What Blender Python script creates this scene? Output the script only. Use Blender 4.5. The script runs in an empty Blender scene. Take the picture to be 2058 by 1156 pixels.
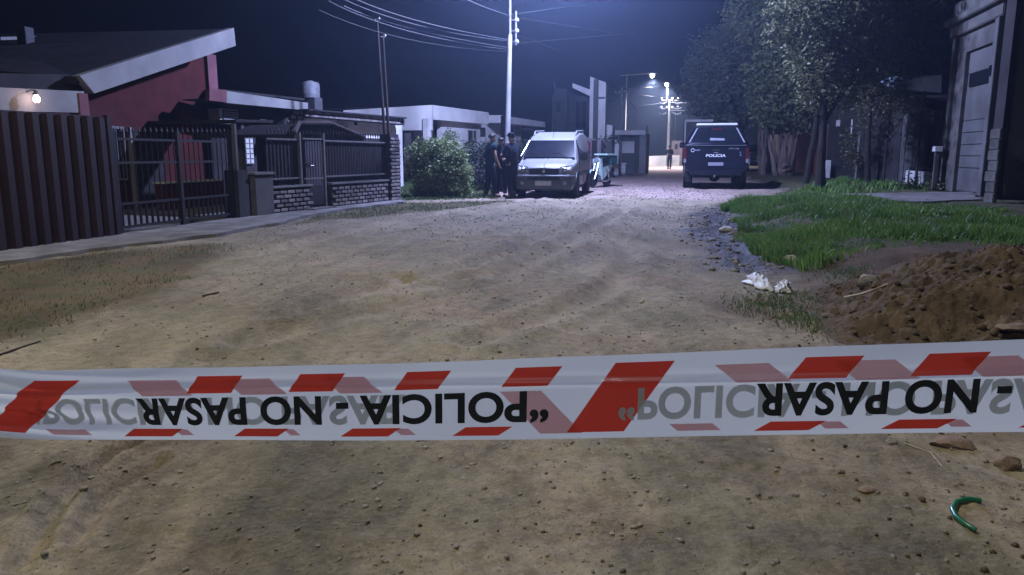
import bpy, bmesh, math, random
import numpy as np
from mathutils import Matrix, Vector, Euler
rng = random.Random(7)
nr = np.random.RandomState(11)
sc = bpy.context.scene
COL = sc.collection

# ---------------------------------------------------------------- camera
H = 1.10
PITCH = math.radians(10.08)
FPX = 1497.0
cam_d = bpy.data.cameras.new('camera')
cam = bpy.data.objects.new('camera', cam_d)
COL.objects.link(cam)
cam.location = (0, 0, H)
cam.rotation_euler = (math.radians(90) - PITCH, 0, 0)
cam_d.sensor_width = 36.0
cam_d.lens = FPX / 2058 * 36.0
cam_d.clip_start = 0.05
cam_d.clip_end = 2000
sc.camera = cam

# ---------------------------------------------------------------- world: night sky
W = bpy.data.worlds.new('World')
sc.world = W
W.use_nodes = True
wn = W.node_tree
bg = wn.nodes['Background']
bg.inputs['Color'].default_value = (0.10, 0.13, 0.40, 1)
bg.inputs['Strength'].default_value = 0.007

# ---------------------------------------------------------------- exposure
sc.view_settings.view_transform = 'Standard'
sc.view_settings.look = 'None'
sc.view_settings.exposure = 0
sc.view_settings.gamma = 1
sc.view_settings.use_curve_mapping = False
sc.cycles.use_denoising = True
sc.cycles.max_bounces = 6
sc.cycles.volume_bounces = 0
sc.cycles.transparent_max_bounces = 12
sc.cycles.sample_clamp_indirect = 4
sc.cycles.caustics_reflective = False
sc.cycles.caustics_refractive = False

LAMPS = [  # name, location, power, colour, radius   (each belongs to a street lamp or porch lamp built below)
    ('near', (1.35, 20.3, 7.6), 11500, (0.45, 0.53, 1.0), 0.16),
    ('behind', (-2.5, -6.0, 5.6), 2200, (0.95, 0.98, 1.0), 0.35),  # unseen lamp, added to light the face of the tape
    ('side', (-3.2, 4.2, 8.5), 2450, (1.0, 0.96, 0.80), 0.12),  # unseen lamp, added to light the near road evenly
    ('far', (15.4, 75.0, 8.15), 9000, (0.90, 0.88, 1.0), 0.16),
    ('far2', (11.9, 64.0, 7.95), 11000, (0.94, 0.88, 1.0), 0.16),
]
def lamp_light(key, name, parent=None, loc=None):
    for k, l, p, c, r in LAMPS:
        if k == key:
            d = bpy.data.lights.new(name, 'SPOT' if key != 'near' else 'POINT')
            if key != 'near': d.spot_size = math.radians(160 if key.startswith('far') else 152); d.spot_blend = 0.5 if key.startswith('far') else 1.0
            d.energy = p; d.color = c; d.shadow_soft_size = r
            o = bpy.data.objects.new(name, d)
            COL.objects.link(o)
            if parent:
                o.parent = parent; o.location = loc
            else:
                o.location = l
            return o

# ---------------------------------------------------------------- helpers
def ray(px, py):
    v = py - 578.0
    return Vector((px - 1029.0, FPX * math.cos(PITCH) - v * math.sin(PITCH), -(FPX * math.sin(PITCH) + v * math.cos(PITCH))))
def G(px, py, z=0.0):
    r = ray(px, py); t = (z - H) / r.z
    return Vector((r.x * t, r.y * t, z))
def P(px, py, Y):
    r = ray(px, py); t = Y / r.y
    return Vector((r.x * t, Y, H + r.z * t))

def setp(o, label=None, cat=None, group=None, kind=None):
    if label: o['label'] = label
    if cat: o['category'] = cat
    if group: o['group'] = group
    if kind: o['kind'] = kind
    return o

def thing(name, label, cat, loc=(0, 0, 0), rz=0.0, group=None):
    o = bpy.data.objects.new(name, None)
    COL.objects.link(o)
    o.location = loc
    o.rotation_euler = (0, 0, rz)
    o.empty_display_size = 0.3
    return setp(o, label, cat, group)

def inst(name, mesh, parent=None, loc=(0, 0, 0), rot=(0, 0, 0), scale=(1, 1, 1)):
    o = bpy.data.objects.new(name, mesh)
    COL.objects.link(o)
    o.parent = parent
    o.location = loc; o.rotation_euler = rot; o.scale = scale
    return o

def copy_tree(o, parent=None):
    c = o.copy(); COL.objects.link(c)
    if parent: c.parent = parent
    for ch in list(o.children):
        copy_tree(ch, c)
    return c

class MB:
    def __init__(s): s.v = []; s.f = []
    def add(s, vs, fs):
        n = len(s.v)
        s.v += [tuple(v) for v in vs]
        s.f += [tuple(i + n for i in f) for f in fs]
        return s
    def box(s, x0, x1, y0, y1, z0, z1):
        return s.add([(x0,y0,z0),(x1,y0,z0),(x1,y1,z0),(x0,y1,z0),(x0,y0,z1),(x1,y0,z1),(x1,y1,z1),(x0,y1,z1)],
                     [(0,3,2,1),(4,5,6,7),(0,1,5,4),(1,2,6,5),(2,3,7,6),(3,0,4,7)])
    def bbox(s, x0, x1, y0, y1, z0, z1, b=0.01):
        bm = bmesh.new(); bmesh.ops.create_cube(bm, size=1)
        for v in bm.verts:
            v.co = Vector(((x0+x1)/2 + v.co.x*(x1-x0), (y0+y1)/2 + v.co.y*(y1-y0), (z0+z1)/2 + v.co.z*(z1-z0)))
        bmesh.ops.bevel(bm, geom=bm.edges[:], offset=b, segments=2, affect='EDGES')
        return s.bm(bm)
    def bm(s, bm, M=None):
        bm.verts.index_update()
        s.add([(M @ v.co) if M else v.co for v in bm.verts], [[v.index for v in f.verts] for f in bm.faces])
        bm.free(); return s
    def prism(s, pts, y0, y1):      # polygon in x,z pushed from y0 to y1
        n = len(pts)
        vs = [(p[0], y0, p[1]) for p in pts] + [(p[0], y1, p[1]) for p in pts]
        fs = [tuple(range(n)), tuple(range(2*n-1, n-1, -1))]
        fs += [(i, i+n, (i+1) % n + n, (i+1) % n) for i in range(n)]
        return s.add(vs, fs)
    def zprism(s, pts, z0, z1):     # polygon in x,y pushed from z0 to z1
        n = len(pts)
        vs = [(p[0], p[1], z0) for p in pts] + [(p[0], p[1], z1) for p in pts]
        fs = [tuple(range(n-1, -1, -1)), tuple(range(n, 2*n))]
        fs += [(i, (i+1) % n, (i+1) % n + n, i+n) for i in range(n)]
        return s.add(vs, fs)
    def xprism(s, pts, x0, x1):     # polygon in y,z pushed along x
        n = len(pts)
        vs = [(x0, p[0], p[1]) for p in pts] + [(x1, p[0], p[1]) for p in pts]
        fs = [tuple(range(n)), tuple(range(2*n-1, n-1, -1))]
        fs += [(i, i+n, (i+1) % n + n, (i+1) % n) for i in range(n)]
        return s.add(vs, fs)
    def tube(s, pts, r, n=8, r2=None, cap=True):
        pts = [Vector(p) for p in pts]; m = len(pts); r2 = r if r2 is None else r2
        vs = []; up = Vector((0.013, 0.027, 1)).normalized()
        for i, p in enumerate(pts):
            d = (pts[min(i+1, m-1)] - pts[max(i-1, 0)]).normalized()
            a = up if abs(d.dot(up)) < 0.9 else Vector((1, 0.02, 0))
            e1 = d.cross(a).normalized(); e2 = d.cross(e1).normalized()
            rr = r[i] if isinstance(r, (list, tuple)) else r + (r2 - r) * i / max(1, m-1)
            for k in range(n):
                t = 2*math.pi*k/n
                vs.append(p + e1*math.cos(t)*rr + e2*math.sin(t)*rr)
        fs = [(i*n+k, i*n+(k+1) % n, (i+1)*n+(k+1) % n, (i+1)*n+k) for i in range(m-1) for k in range(n)]
        if cap: fs += [tuple(range(n)), tuple(range(m*n-1, m*n-n-1, -1))]
        return s.add(vs, fs)
    def lathe(s, prof, axis='z', n=20, c=(0, 0, 0)):   # prof: (radius, height)
        vs = []; m = len(prof)
        for r, h in prof:
            for k in range(n):
                t = 2*math.pi*k/n; a, b = r*math.cos(t), r*math.sin(t)
                v = (a, b, h) if axis == 'z' else ((h, a, b) if axis == 'x' else (a, h, b))
                vs.append((v[0]+c[0], v[1]+c[1], v[2]+c[2]))
        fs = [(i*n+k, i*n+(k+1) % n, (i+1)*n+(k+1) % n, (i+1)*n+k) for i in range(m-1) for k in range(n)]
        fs += [tuple(range(n-1, -1, -1)), tuple(range((m-1)*n, m*n))]
        return s.add(vs, fs)
    def mesh(s, name, m, smooth=False):
        me = bpy.data.meshes.new(name)
        me.from_pydata(s.v, [], s.f)
        bm = bmesh.new(); bm.from_mesh(me)
        bmesh.ops.recalc_face_normals(bm, faces=bm.faces[:])
        bm.to_mesh(me); bm.free()
        me.materials.append(m)
        if smooth:
            me.polygons.foreach_set('use_smooth', [True]*len(me.polygons))
            try: me.set_sharp_from_angle(angle=math.radians(38))
            except Exception: pass
        me.update()
        return me
    def build(s, name, m, parent=None, smooth=False, **kw):
        o = inst(name, s.mesh(name, m, smooth), parent)
        return setp(o, **kw)

def npmesh(name, verts, faces4=None, faces3=None, m=None, smooth=False):
    """fast mesh from numpy arrays of verts, quads and triangles"""
    me = bpy.data.meshes.new(name)
    nq = 0 if faces4 is None else len(faces4); nt = 0 if faces3 is None else len(faces3)
    me.vertices.add(len(verts)); me.vertices.foreach_set('co', np.asarray(verts, dtype=np.float32).ravel())
    parts = []
    if nq: parts.append(np.asarray(faces4, dtype=np.int32).ravel())
    if nt: parts.append(np.asarray(faces3, dtype=np.int32).ravel())
    idx = np.concatenate(parts)
    me.loops.add(len(idx)); me.loops.foreach_set('vertex_index', idx)
    me.polygons.add(nq + nt)
    st = np.concatenate([np.arange(nq)*4, nq*4 + np.arange(nt)*3]).astype(np.int32)
    me.polygons.foreach_set('loop_start', st)
    if smooth: me.polygons.foreach_set('use_smooth', np.ones(nq+nt, dtype=bool))
    me.update(calc_edges=True); me.validate()
    if m: me.materials.append(m)
    return me

# ---- numpy noise
def _h(ix, iy, seed):
    n = (ix.astype(np.int64)*374761393 + iy.astype(np.int64)*668265263 + seed*982451653) & 0x7fffffff
    n = ((n ^ (n >> 13)) * 1274126177) & 0x7fffffff
    return ((n ^ (n >> 16)) & 0xffff) / 65535.0
def vn(x, y, seed=0):
    x = np.asarray(x, float); y = np.asarray(y, float)
    ix = np.floor(x); iy = np.floor(y); fx = x-ix; fy = y-iy
    fx = fx*fx*(3-2*fx); fy = fy*fy*(3-2*fy)
    a = _h(ix, iy, seed); b = _h(ix+1, iy, seed); c = _h(ix, iy+1, seed); d = _h(ix+1, iy+1, seed)
    return (a*(1-fx)+b*fx)*(1-fy) + (c*(1-fx)+d*fx)*fy - 0.5
def fbm(x, y, oct=4, seed=0):
    s = 0; a = 1; t = 0
    for o in range(oct):
        s = s + a*vn(x*2**o + 17.3*o, y*2**o + 5.1*o, seed+o); t += a; a *= 0.5
    return s/t*2
def sstep(a, b, x):
    t = np.clip((x-a)/(b-a), 0, 1); return t*t*(3-2*t)

# ---- materials
def mat(name, col, rough=0.8, col2=None, scale=6.0, bump=0.0, bscale=40.0, metal=0.0, rnd=0.0, stain=None, spec=0.5, emit=None, es=0.0, alpha=None, trans=0.0, coat=0.0, detail=6, lo=0.35, hi=0.65, stretch=None):
    m = bpy.data.materials.new(name); m.use_nodes = True
    t = m.node_tree; N = t.nodes; L = t.links
    b = N['Principled BSDF']
    b.inputs['Roughness'].default_value = rough
    b.inputs['Metallic'].default_value = metal
    b.inputs['Specular IOR Level'].default_value = 0.15 if (rough >= 0.7 and spec == 0.5) else spec
    b.inputs['Coat Weight'].default_value = coat
    b.inputs['Transmission Weight'].default_value = trans
    c4 = (*col, 1)
    b.inputs['Base Color'].default_value = c4
    tc = N.new('ShaderNodeTexCoord'); src = tc.outputs['Object']
    if stretch:
        mp = N.new('ShaderNodeMapping'); mp.inputs['Scale'].default_value = stretch
        L.new(src, mp.inputs['Vector']); src = mp.outputs['Vector']
    out = None
    if col2 is not None:
        n = N.new('ShaderNodeTexNoise'); n.inputs['Scale'].default_value = scale; n.inputs['Detail'].default_value = detail
        L.new(src, n.inputs['Vector'])
        r = N.new('ShaderNodeMapRange'); r.inputs['From Min'].default_value = lo; r.inputs['From Max'].default_value = hi
        L.new(n.outputs['Fac'], r.inputs['Value'])
        mx = N.new('ShaderNodeMix'); mx.data_type = 'RGBA'
        mx.inputs[6].default_value = c4; mx.inputs[7].default_value = (*col2, 1)
        L.new(r.outputs['Result'], mx.inputs[0]); out = mx.outputs[2]
    if stain is not None:
        n = N.new('ShaderNodeTexNoise'); n.inputs['Scale'].default_value = scale*0.23; n.inputs['Detail'].default_value = 8
        n.inputs['Roughness'].default_value = 0.7
        L.new(src, n.inputs['Vector'])
        r = N.new('ShaderNodeMapRange'); r.inputs['From Min'].default_value = 0.5; r.inputs['From Max'].default_value = 0.72
        L.new(n.outputs['Fac'], r.inputs['Value'])
        mx = N.new('ShaderNodeMix'); mx.data_type = 'RGBA'
        mx.inputs[6].default_value = c4; mx.inputs[7].default_value = (*stain, 1)
        if out: L.new(out, mx.inputs[6])
        L.new(r.outputs['Result'], mx.inputs[0]); out = mx.outputs[2]
    if rnd > 0:
        oi = N.new('ShaderNodeObjectInfo'); hs = N.new('ShaderNodeHueSaturation')
        r = N.new('ShaderNodeMapRange'); r.inputs['To Min'].default_value = 1-rnd; r.inputs['To Max'].default_value = 1+rnd
        L.new(oi.outputs['Random'], r.inputs['Value']); L.new(r.outputs['Result'], hs.inputs['Value'])
        hs.inputs['Color'].default_value = c4
        if out: L.new(out, hs.inputs['Color'])
        out = hs.outputs['Color']
    if out: L.new(out, b.inputs['Base Color'])
    if bump > 0:
        n = N.new('ShaderNodeTexNoise'); n.inputs['Scale'].default_value = bscale; n.inputs['Detail'].default_value = 8
        n.inputs['Roughness'].default_value = 0.65
        L.new(src, n.inputs['Vector'])
        bp = N.new('ShaderNodeBump'); bp.inputs['Strength'].default_value = bump; bp.inputs['Distance'].default_value = 0.02
        L.new(n.outputs['Fac'], bp.inputs['Height']); L.new(bp.outputs['Normal'], b.inputs['Normal'])
    if emit is not None:
        b.inputs['Emission Color'].default_value = (*emit, 1); b.inputs['Emission Strength'].default_value = es
    return m

M = {}
M['red_wall'] = mat('red_wall', (0.080, 0.015, 0.014), 0.85, (0.05, 0.011, 0.010), 2.5, 0.3, 60, stain=(0.07, 0.022, 0.024))
M['pink_wall'] = mat('pink_wall', (0.20, 0.085, 0.095), 0.85, (0.15, 0.06, 0.07), 3, 0.3, 60)
M['fascia'] = mat('fascia_paint', (0.27, 0.265, 0.25), 0.8, (0.20, 0.195, 0.19), 1.6, 0.2, 50, stain=(0.22, 0.21, 0.2))
M['white_wall'] = mat('white_render', (0.66, 0.65, 0.62), 0.85, (0.54, 0.53, 0.51), 1.2, 0.25, 50, stain=(0.26, 0.25, 0.24))
M['grey_wall'] = mat('grey_render', (0.115, 0.112, 0.11), 0.9, (0.075, 0.072, 0.072), 1.4, 0.4, 40, stain=(0.07, 0.07, 0.068))
M['dark_wall'] = mat('dark_wall', (0.042, 0.038, 0.038), 0.9, (0.025, 0.023, 0.023), 1.4, 0.4, 40)
M['old_wall'] = mat('old_stained_render', (0.115, 0.11, 0.10), 0.9, (0.06, 0.057, 0.054), 1.7, 0.6, 30, stain=(0.035, 0.032, 0.03))
M['roof'] = mat('roof_sheet', (0.022, 0.02, 0.022), 0.8, (0.035, 0.032, 0.035), 3)
M['tile'] = mat('roof_tile', (0.07, 0.05, 0.05), 0.85, (0.045, 0.035, 0.035), 5, 0.4, 40, rnd=0.3)
M['brick'] = mat('pale_brick', (0.25, 0.225, 0.215), 0.9, (0.15, 0.13, 0.125), 12, 0.7, 50, rnd=0.38)
M['mortar'] = mat('mortar', (0.045, 0.042, 0.042), 0.95, (0.03, 0.028, 0.028), 20, 0.5, 60)
M['concrete'] = mat('concrete', (0.17, 0.165, 0.16), 0.9, (0.14, 0.135, 0.13), 3, 0.4, 60, stain=(0.12, 0.115, 0.11))
M['pole_concrete'] = mat('pole_concrete', (0.30, 0.295, 0.285), 0.8, (0.22, 0.215, 0.21), 3, 0.2, 60)
M['block'] = mat('concrete_block', (0.13, 0.125, 0.11), 0.95, (0.08, 0.076, 0.066), 4, 0.6, 40, rnd=0.25)
M['iron'] = mat('black_iron', (0.010, 0.009, 0.010), 0.6, (0.02, 0.016, 0.016), 30, spec=0.25)
M['iron_pale'] = mat('grey_painted_steel', (0.15, 0.145, 0.145), 0.5, (0.09, 0.085, 0.085), 20)
M['gate_sheet'] = mat('dark_red_sheet', (0.026, 0.013, 0.018), 0.5, (0.018, 0.010, 0.013), 3, 0.15, 10, metal=0.1, stain=(0.03, 0.02, 0.018), spec=0.3)
M['dark_panel'] = mat('dark_backing_sheet', (0.035, 0.028, 0.03), 0.8, (0.02, 0.018, 0.02), 5)
M['wood_dark'] = mat('dark_timber', (0.06, 0.045, 0.035), 0.85, (0.03, 0.025, 0.02), 8, 0.4, 30, stretch=(1, 1, 0.1))
M['white_plastic'] = mat('white_plastic', (0.62, 0.62, 0.60), 0.5, (0.5, 0.5, 0.48), 6)
M['black'] = mat('black_rubber', (0.014, 0.014, 0.015), 0.75, (0.025, 0.024, 0.024), 12, 0.2, 40)
M['glass_dark'] = mat('dark_glass', (0.008, 0.010, 0.014), 0.2, spec=0.25)
M['glass_car'] = mat('car_glass', (0.007, 0.008, 0.013), 0.14, (0.013, 0.014, 0.02), 2, spec=0.12)
M['chrome'] = mat('bright_metal', (0.6, 0.6, 0.62), 0.25, (0.45, 0.45, 0.47), 10, metal=0.9)
M['silver'] = mat('silver_paint', (0.225, 0.227, 0.235), 0.48, (0.19, 0.192, 0.20), 2, metal=0.1, coat=0.0, stain=(0.21, 0.205, 0.20))
M['bumper'] = mat('grey_bumper_plastic', (0.07, 0.072, 0.08), 0.55, (0.05, 0.051, 0.056), 8)
M['navy'] = mat('navy_paint', (0.005, 0.006, 0.016), 0.25, (0.008, 0.009, 0.020), 2, coat=0.5)
M['white_paint'] = mat('white_car_paint', (0.72, 0.72, 0.72), 0.3, (0.62, 0.62, 0.62), 3, coat=0.4)
M['light_glass'] = mat('headlight_glass', (0.26, 0.27, 0.30), 0.3, (0.16, 0.17, 0.20), 25, metal=0.1, coat=0.2)
M['red_light'] = mat('red_lamp_plastic', (0.10, 0.006, 0.009), 0.3, (0.06, 0.004, 0.006), 20, coat=0.1)
M['plate'] = mat('plate_white', (0.45, 0.45, 0.47), 0.5, (0.36, 0.36, 0.38), 20)
M['letter_white'] = mat('white_lettering', (0.62, 0.63, 0.66), 0.5, (0.55, 0.56, 0.6), 20)
M['letter_dim'] = mat('dim_lettering', (0.24, 0.25, 0.30), 0.5, (0.2, 0.2, 0.25), 20)
M['teal'] = mat('teal_plastic', (0.08, 0.20, 0.19), 0.35, (0.06, 0.15, 0.15), 8, coat=0.3)
M['mint'] = mat('pale_mint_plastic', (0.42, 0.58, 0.54), 0.3, (0.34, 0.5, 0.47), 8, coat=0.3)
M['teal_dark'] = mat('dark_teal_bag', (0.02, 0.085, 0.08), 0.7, (0.015, 0.06, 0.06), 8)
M['skin'] = mat('skin', (0.36, 0.21, 0.15), 0.55, (0.31, 0.17, 0.12), 14, 0.1, 120)
M['jacket'] = mat('navy_uniform_cloth', (0.006, 0.008, 0.016), 0.9, (0.010, 0.013, 0.024), 10, 0.5, 25)
M['jacket_teal'] = mat('teal_jacket_cloth', (0.006, 0.020, 0.032), 0.85, (0.010, 0.030, 0.045), 8, 0.5, 20)
M['trousers'] = mat('dark_trouser_cloth', (0.007, 0.007, 0.012), 0.9, (0.011, 0.011, 0.017), 10, 0.5, 25)
M['hair'] = mat('black_hair', (0.010, 0.008, 0.008), 0.6, (0.02, 0.015, 0.014), 60, 0.4, 150)
M['boot'] = mat('black_boot', (0.012, 0.012, 0.012), 0.4, (0.02, 0.02, 0.02), 20)
M['wire'] = mat('cable', (0.055, 0.056, 0.06), 0.7, (0.035, 0.036, 0.04), 3)
M['lamp_on'] = mat('lit_lamp', (0.9, 0.9, 0.9), 0.3, emit=(0.80, 0.88, 1.0), es=60)
M['bulb_warm'] = mat('lit_porch_bulb', (0.9, 0.9, 0.9), 0.3, emit=(1.0, 0.70, 0.62), es=35)
M['porcelain'] = mat('insulator', (0.16, 0.16, 0.18), 0.3, (0.45, 0.45, 0.5), 20)
M['trunk_pink'] = mat('pale_bark', (0.20, 0.145, 0.12), 0.9, (0.085, 0.06, 0.05), 5, 0.9, 12, stretch=(1, 1, 0.25))
M['trunk_dark'] = mat('dark_bark', (0.030, 0.024, 0.021), 0.95, (0.018, 0.014, 0.012), 8, 0.9, 14, stretch=(1, 1, 0.25))
M['clod'] = mat('earth_clod', (0.16, 0.116, 0.076), 0.97, (0.10, 0.073, 0.048), 9, 1.0, 40)
M['dirt_lump'] = mat('dirt_lump', (0.28, 0.235, 0.165), 0.95, (0.18, 0.152, 0.108), 2.1, 0.6, 60)
M['pebble'] = mat('pebble', (0.28, 0.25, 0.20), 0.9, (0.12, 0.105, 0.085), 3.1, 0.4, 60)
M['pale_stone'] = mat('pale_stone', (0.60, 0.57, 0.51), 0.85, (0.42, 0.40, 0.36), 14, 0.6, 40)
M['grey_stone'] = mat('grey_stone', (0.30, 0.28, 0.25), 0.9, (0.18, 0.16, 0.14), 14, 0.6, 40)
M['brown_stone'] = mat('brown_stone', (0.26, 0.19, 0.14), 0.92, (0.16, 0.11, 0.08), 14, 0.7, 40)
M['bag'] = mat('plastic_bag', (0.58, 0.59, 0.58), 0.6, (0.45, 0.46, 0.46), 18, 0.15, 30)
M['stick'] = mat('pale_stick', (0.50, 0.44, 0.33), 0.8, (0.36, 0.31, 0.23), 30, 0.4, 50)
M['stick_dark'] = mat('dark_stick', (0.06, 0.045, 0.03), 0.9, (0.03, 0.02, 0.015), 30, 0.4, 50)
M['green_hose'] = mat('green_hose', (0.015, 0.14, 0.07), 0.3, (0.01, 0.09, 0.05), 10, coat=0.3)
M['awning'] = mat('pale_blue_awning', (0.30, 0.36, 0.46), 0.6, (0.2, 0.25, 0.33), 3)
M['tank'] = mat('water_tank', (0.22, 0.22, 0.23), 0.6, (0.15, 0.15, 0.16), 6)
M['far_dark'] = mat('dim_building', (0.10, 0.10, 0.11), 0.9, (0.07, 0.07, 0.08), 0.8)
M['far_brick'] = mat('distant_red_brick', (0.33, 0.10, 0.085), 0.9, (0.22, 0.07, 0.06), 3, 0.4, 20)

def leafmat(name, a, b, scale=1.3, rough=0.55):
    m = bpy.data.materials.new(name); m.use_nodes = True
    N = m.node_tree.nodes; L = m.node_tree.links
    p = N['Principled BSDF']; p.inputs['Roughness'].default_value = rough; p.inputs['Specular IOR Level'].default_value = 0.35
    tc = N.new('ShaderNodeTexCoord'); n = N.new('ShaderNodeTexNoise'); n.inputs['Scale'].default_value = scale; n.inputs['Detail'].default_value = 5
    L.new(tc.outputs['Object'], n.inputs['Vector'])
    wn_ = N.new('ShaderNodeTexWhiteNoise'); g = N.new('ShaderNodeNewGeometry')
    wn_.noise_dimensions = '1D'; L.new(g.outputs['Random Per Island'], wn_.inputs['W'])
    ad = N.new('ShaderNodeMath'); ad.operation = 'MULTIPLY_ADD'; ad.inputs[1].default_value = 0.55
    L.new(wn_.outputs['Value'], ad.inputs[0]); 
    r = N.new('ShaderNodeMapRange'); r.inputs['From Min'].default_value = 0.3; r.inputs['From Max'].default_value = 0.7; r.inputs['To Max'].default_value = 0.45
    L.new(n.outputs['Fac'], r.inputs['Value']); L.new(r.outputs['Result'], ad.inputs[2])
    mx = N.new('ShaderNodeMix'); mx.data_type = 'RGBA'
    mx.inputs[6].default_value = (*a, 1); mx.inputs[7].default_value = (*b, 1)
    L.new(ad.outputs['Value'], mx.inputs[0]); L.new(mx.outputs[2], p.inputs['Base Color'])
    tr = N.new('ShaderNodeBsdfTranslucent'); L.new(mx.outputs[2], tr.inputs['Color'])
    ms = N.new('ShaderNodeMixShader'); ms.inputs[0].default_value = 0.3
    L.new(p.outputs[0], ms.inputs[1]); L.new(tr.outputs[0], ms.inputs[2])
    L.new(ms.outputs[0], N['Material Output'].inputs['Surface'])
    return m
M['leaf_blue'] = leafmat('grey_green_leaf', (0.08, 0.095, 0.06), (0.26, 0.28, 0.19))
M['leaf_olive'] = leafmat('olive_leaf', (0.07, 0.085, 0.035), (0.24, 0.26, 0.12))
M['leaf_dark'] = leafmat('dark_leaf', (0.045, 0.052, 0.022), (0.17, 0.17, 0.075))
M['leaf_bush'] = leafmat('bright_bush_leaf', (0.09, 0.13, 0.045), (0.30, 0.36, 0.15), 2.5)
M['leaf_hedge'] = leafmat('hedge_leaf', (0.010, 0.018, 0.010), (0.024, 0.036, 0.020), 2.5)
M['grass_green'] = leafmat('lush_grass', (0.03, 0.11, 0.025), (0.22, 0.36, 0.06), 1.1)
M['grass_dry'] = leafmat('dry_grass', (0.12, 0.085, 0.03), (0.16, 0.15, 0.055), 2.2)
M['grass_lawn'] = leafmat('lawn_grass', (0.06, 0.11, 0.04), (0.12, 0.17, 0.06), 2.2)

def text_geo(s, cap=1.0, width=None, bold=0.0, spacing=1.0, sub=0.0):
    """flat lettering as verts (x,y) and faces; cap height = cap, optional total width"""
    c = bpy.data.curves.new('t', 'FONT'); c.body = s; c.size = 1; c.offset = bold; c.space_character = spacing
    c.resolution_u = 6; c.fill_mode = 'FRONT'
    o = bpy.data.objects.new('t', c); COL.objects.link(o)
    bpy.context.view_layer.update()
    me = bpy.data.meshes.new_from_object(o.evaluated_get(bpy.context.evaluated_depsgraph_get()))
    bm = bmesh.new(); bm.from_mesh(me)
    bmesh.ops.remove_doubles(bm, verts=bm.verts[:], dist=1e-5)
    if sub: 
        bmesh.ops.triangulate(bm, faces=bm.faces[:])
        for _ in range(3):
            es = [e for e in bm.edges if e.calc_length() > sub]
            if es: bmesh.ops.subdivide_edges(bm, edges=es, cuts=1); bmesh.ops.triangulate(bm, faces=bm.faces[:])
    bm.verts.index_update()
    vs = np.array([v.co[:2] for v in bm.verts]); fs = [[v.index for v in f.verts] for f in bm.faces]
    bm.free(); bpy.data.objects.remove(o); bpy.data.meshes.remove(me); bpy.data.curves.remove(c)
    vs[:, 0] -= vs[:, 0].min()
    k = cap/0.73
    ky = k; kx = k if width is None else width/vs[:, 0].max()
    return np.stack([vs[:, 0]*kx, vs[:, 1]*ky], 1), fs
def islands(n, fs):
    """split a mesh into its separate letters"""
    par = list(range(n))
    def find(a):
        while par[a] != a: par[a] = par[par[a]]; a = par[a]
        return a
    for f in fs:
        for q in f[1:]: par[find(q)] = find(f[0])
    g = {}
    for f in fs: g.setdefault(find(f[0]), []).append(f)
    out = []
    for k in g.values():
        ids = sorted({i for f in k for i in f}); mp = {a: b for b, a in enumerate(ids)}
        out.append((ids, [[mp[i] for i in f] for f in k]))
    return out
# ---------------------------------------------------------------- ground
XB_Y = [0, 3, 5.3, 8, 9.9, 14.2, 17, 20, 24, 45, 80, 200]
XB_X = [2.6, 2.3, 2.35, 2.9, 3.15, 4.2, 5.4, 7.2, 8.3, 13.5, 22, 50]
def xb(y): return np.interp(y, XB_Y, XB_X)
def inpoly(x, y, poly):
    r = np.zeros(np.shape(x), bool); n = len(poly)
    for i in range(n):
        x1, y1 = poly[i][0], poly[i][1]; x2, y2 = poly[(i+1) % n][0], poly[(i+1) % n][1]
        if y1 == y2: continue
        c = ((y1 > y) != (y2 > y)) & (x < (x2-x1)*(y-y1)/(y2-y1)+x1)
        r ^= c
    return r
def soft(x, y, poly, w, seed, fr=2.0):
    a = 0.0
    for k in range(5):
        dx = fbm(x*fr+9*k, y*fr, 4, seed+k)*w; dy = fbm(x*fr, y*fr+7*k, 4, seed+31+k)*w*1.6
        a = a + inpoly(x+dx, y+dy, poly)
    return a/5.0
def gp(*pts, z=0.0): return [tuple(G(a, b, z)[:2]) for a, b in pts]
VERGE_L = gp((-420, 600), (-100, 545), (200, 512), (450, 488), (430, 528), (330, 585), (160, 640), (0, 690), (-500, 860))
VERGE_M = gp((590, 452), (640, 434), (800, 408), (1000, 404), (1045, 404), (900, 424), (700, 442))
TRACKS = [ # polylines in px, half width
    [(40, 1150), (75, 1060), (170, 950), (330, 880), (520, 820)],
    [(85, 1110), (130, 1010), (230, 920), (400, 850)],
    [(150, 1090), (215, 1000), (330, 930)],
    [(700, 560), (880, 560), (1000, 545), (1060, 510), (1010, 480), (860, 500)],
    [(1180, 460), (1240, 480), (1270, 510), (1240, 560), (1130, 620), (950, 690)],
    [(560, 640), (760, 580), (950, 530), (1110, 470), (1220, 420)],
    [(500, 690), (760, 620), (1000, 560), (1160, 480), (1260, 420)],
    [(480, 520), (700, 470), (900, 430), (1080, 400)],
]
def segdist(x, y, pl):
    d = np.full(np.shape(x), 1e9)
    # smooth the polyline
    pts = [Vector(p) for p in pl]; sm = []
    for i in range(len(pts)-1):
        p0 = pts[max(i-1, 0)]; p1 = pts[i]; p2 = pts[i+1]; p3 = pts[min(i+2, len(pts)-1)]
        for t in (0, .25, .5, .75):
            sm.append(0.5*((2*p1)+(-p0+p2)*t+(2*p0-5*p1+4*p2-p3)*t*t+(-p0+3*p1-3*p2+p3)*t**3))
    sm.append(pts[-1])
    for a, b in zip(sm[:-1], sm[1:]):
        vx, vy = b.x-a.x, b.y-a.y; l2 = vx*vx+vy*vy+1e-12
        t = np.clip(((x-a.x)*vx+(y-a.y)*vy)/l2, 0, 1)
        d = np.minimum(d, np.hypot(x-a.x-t*vx, y-a.y-t*vy))
    return d
TRW = [[tuple(G(*p)[:2]) for p in t] for t in TRACKS]
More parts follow.
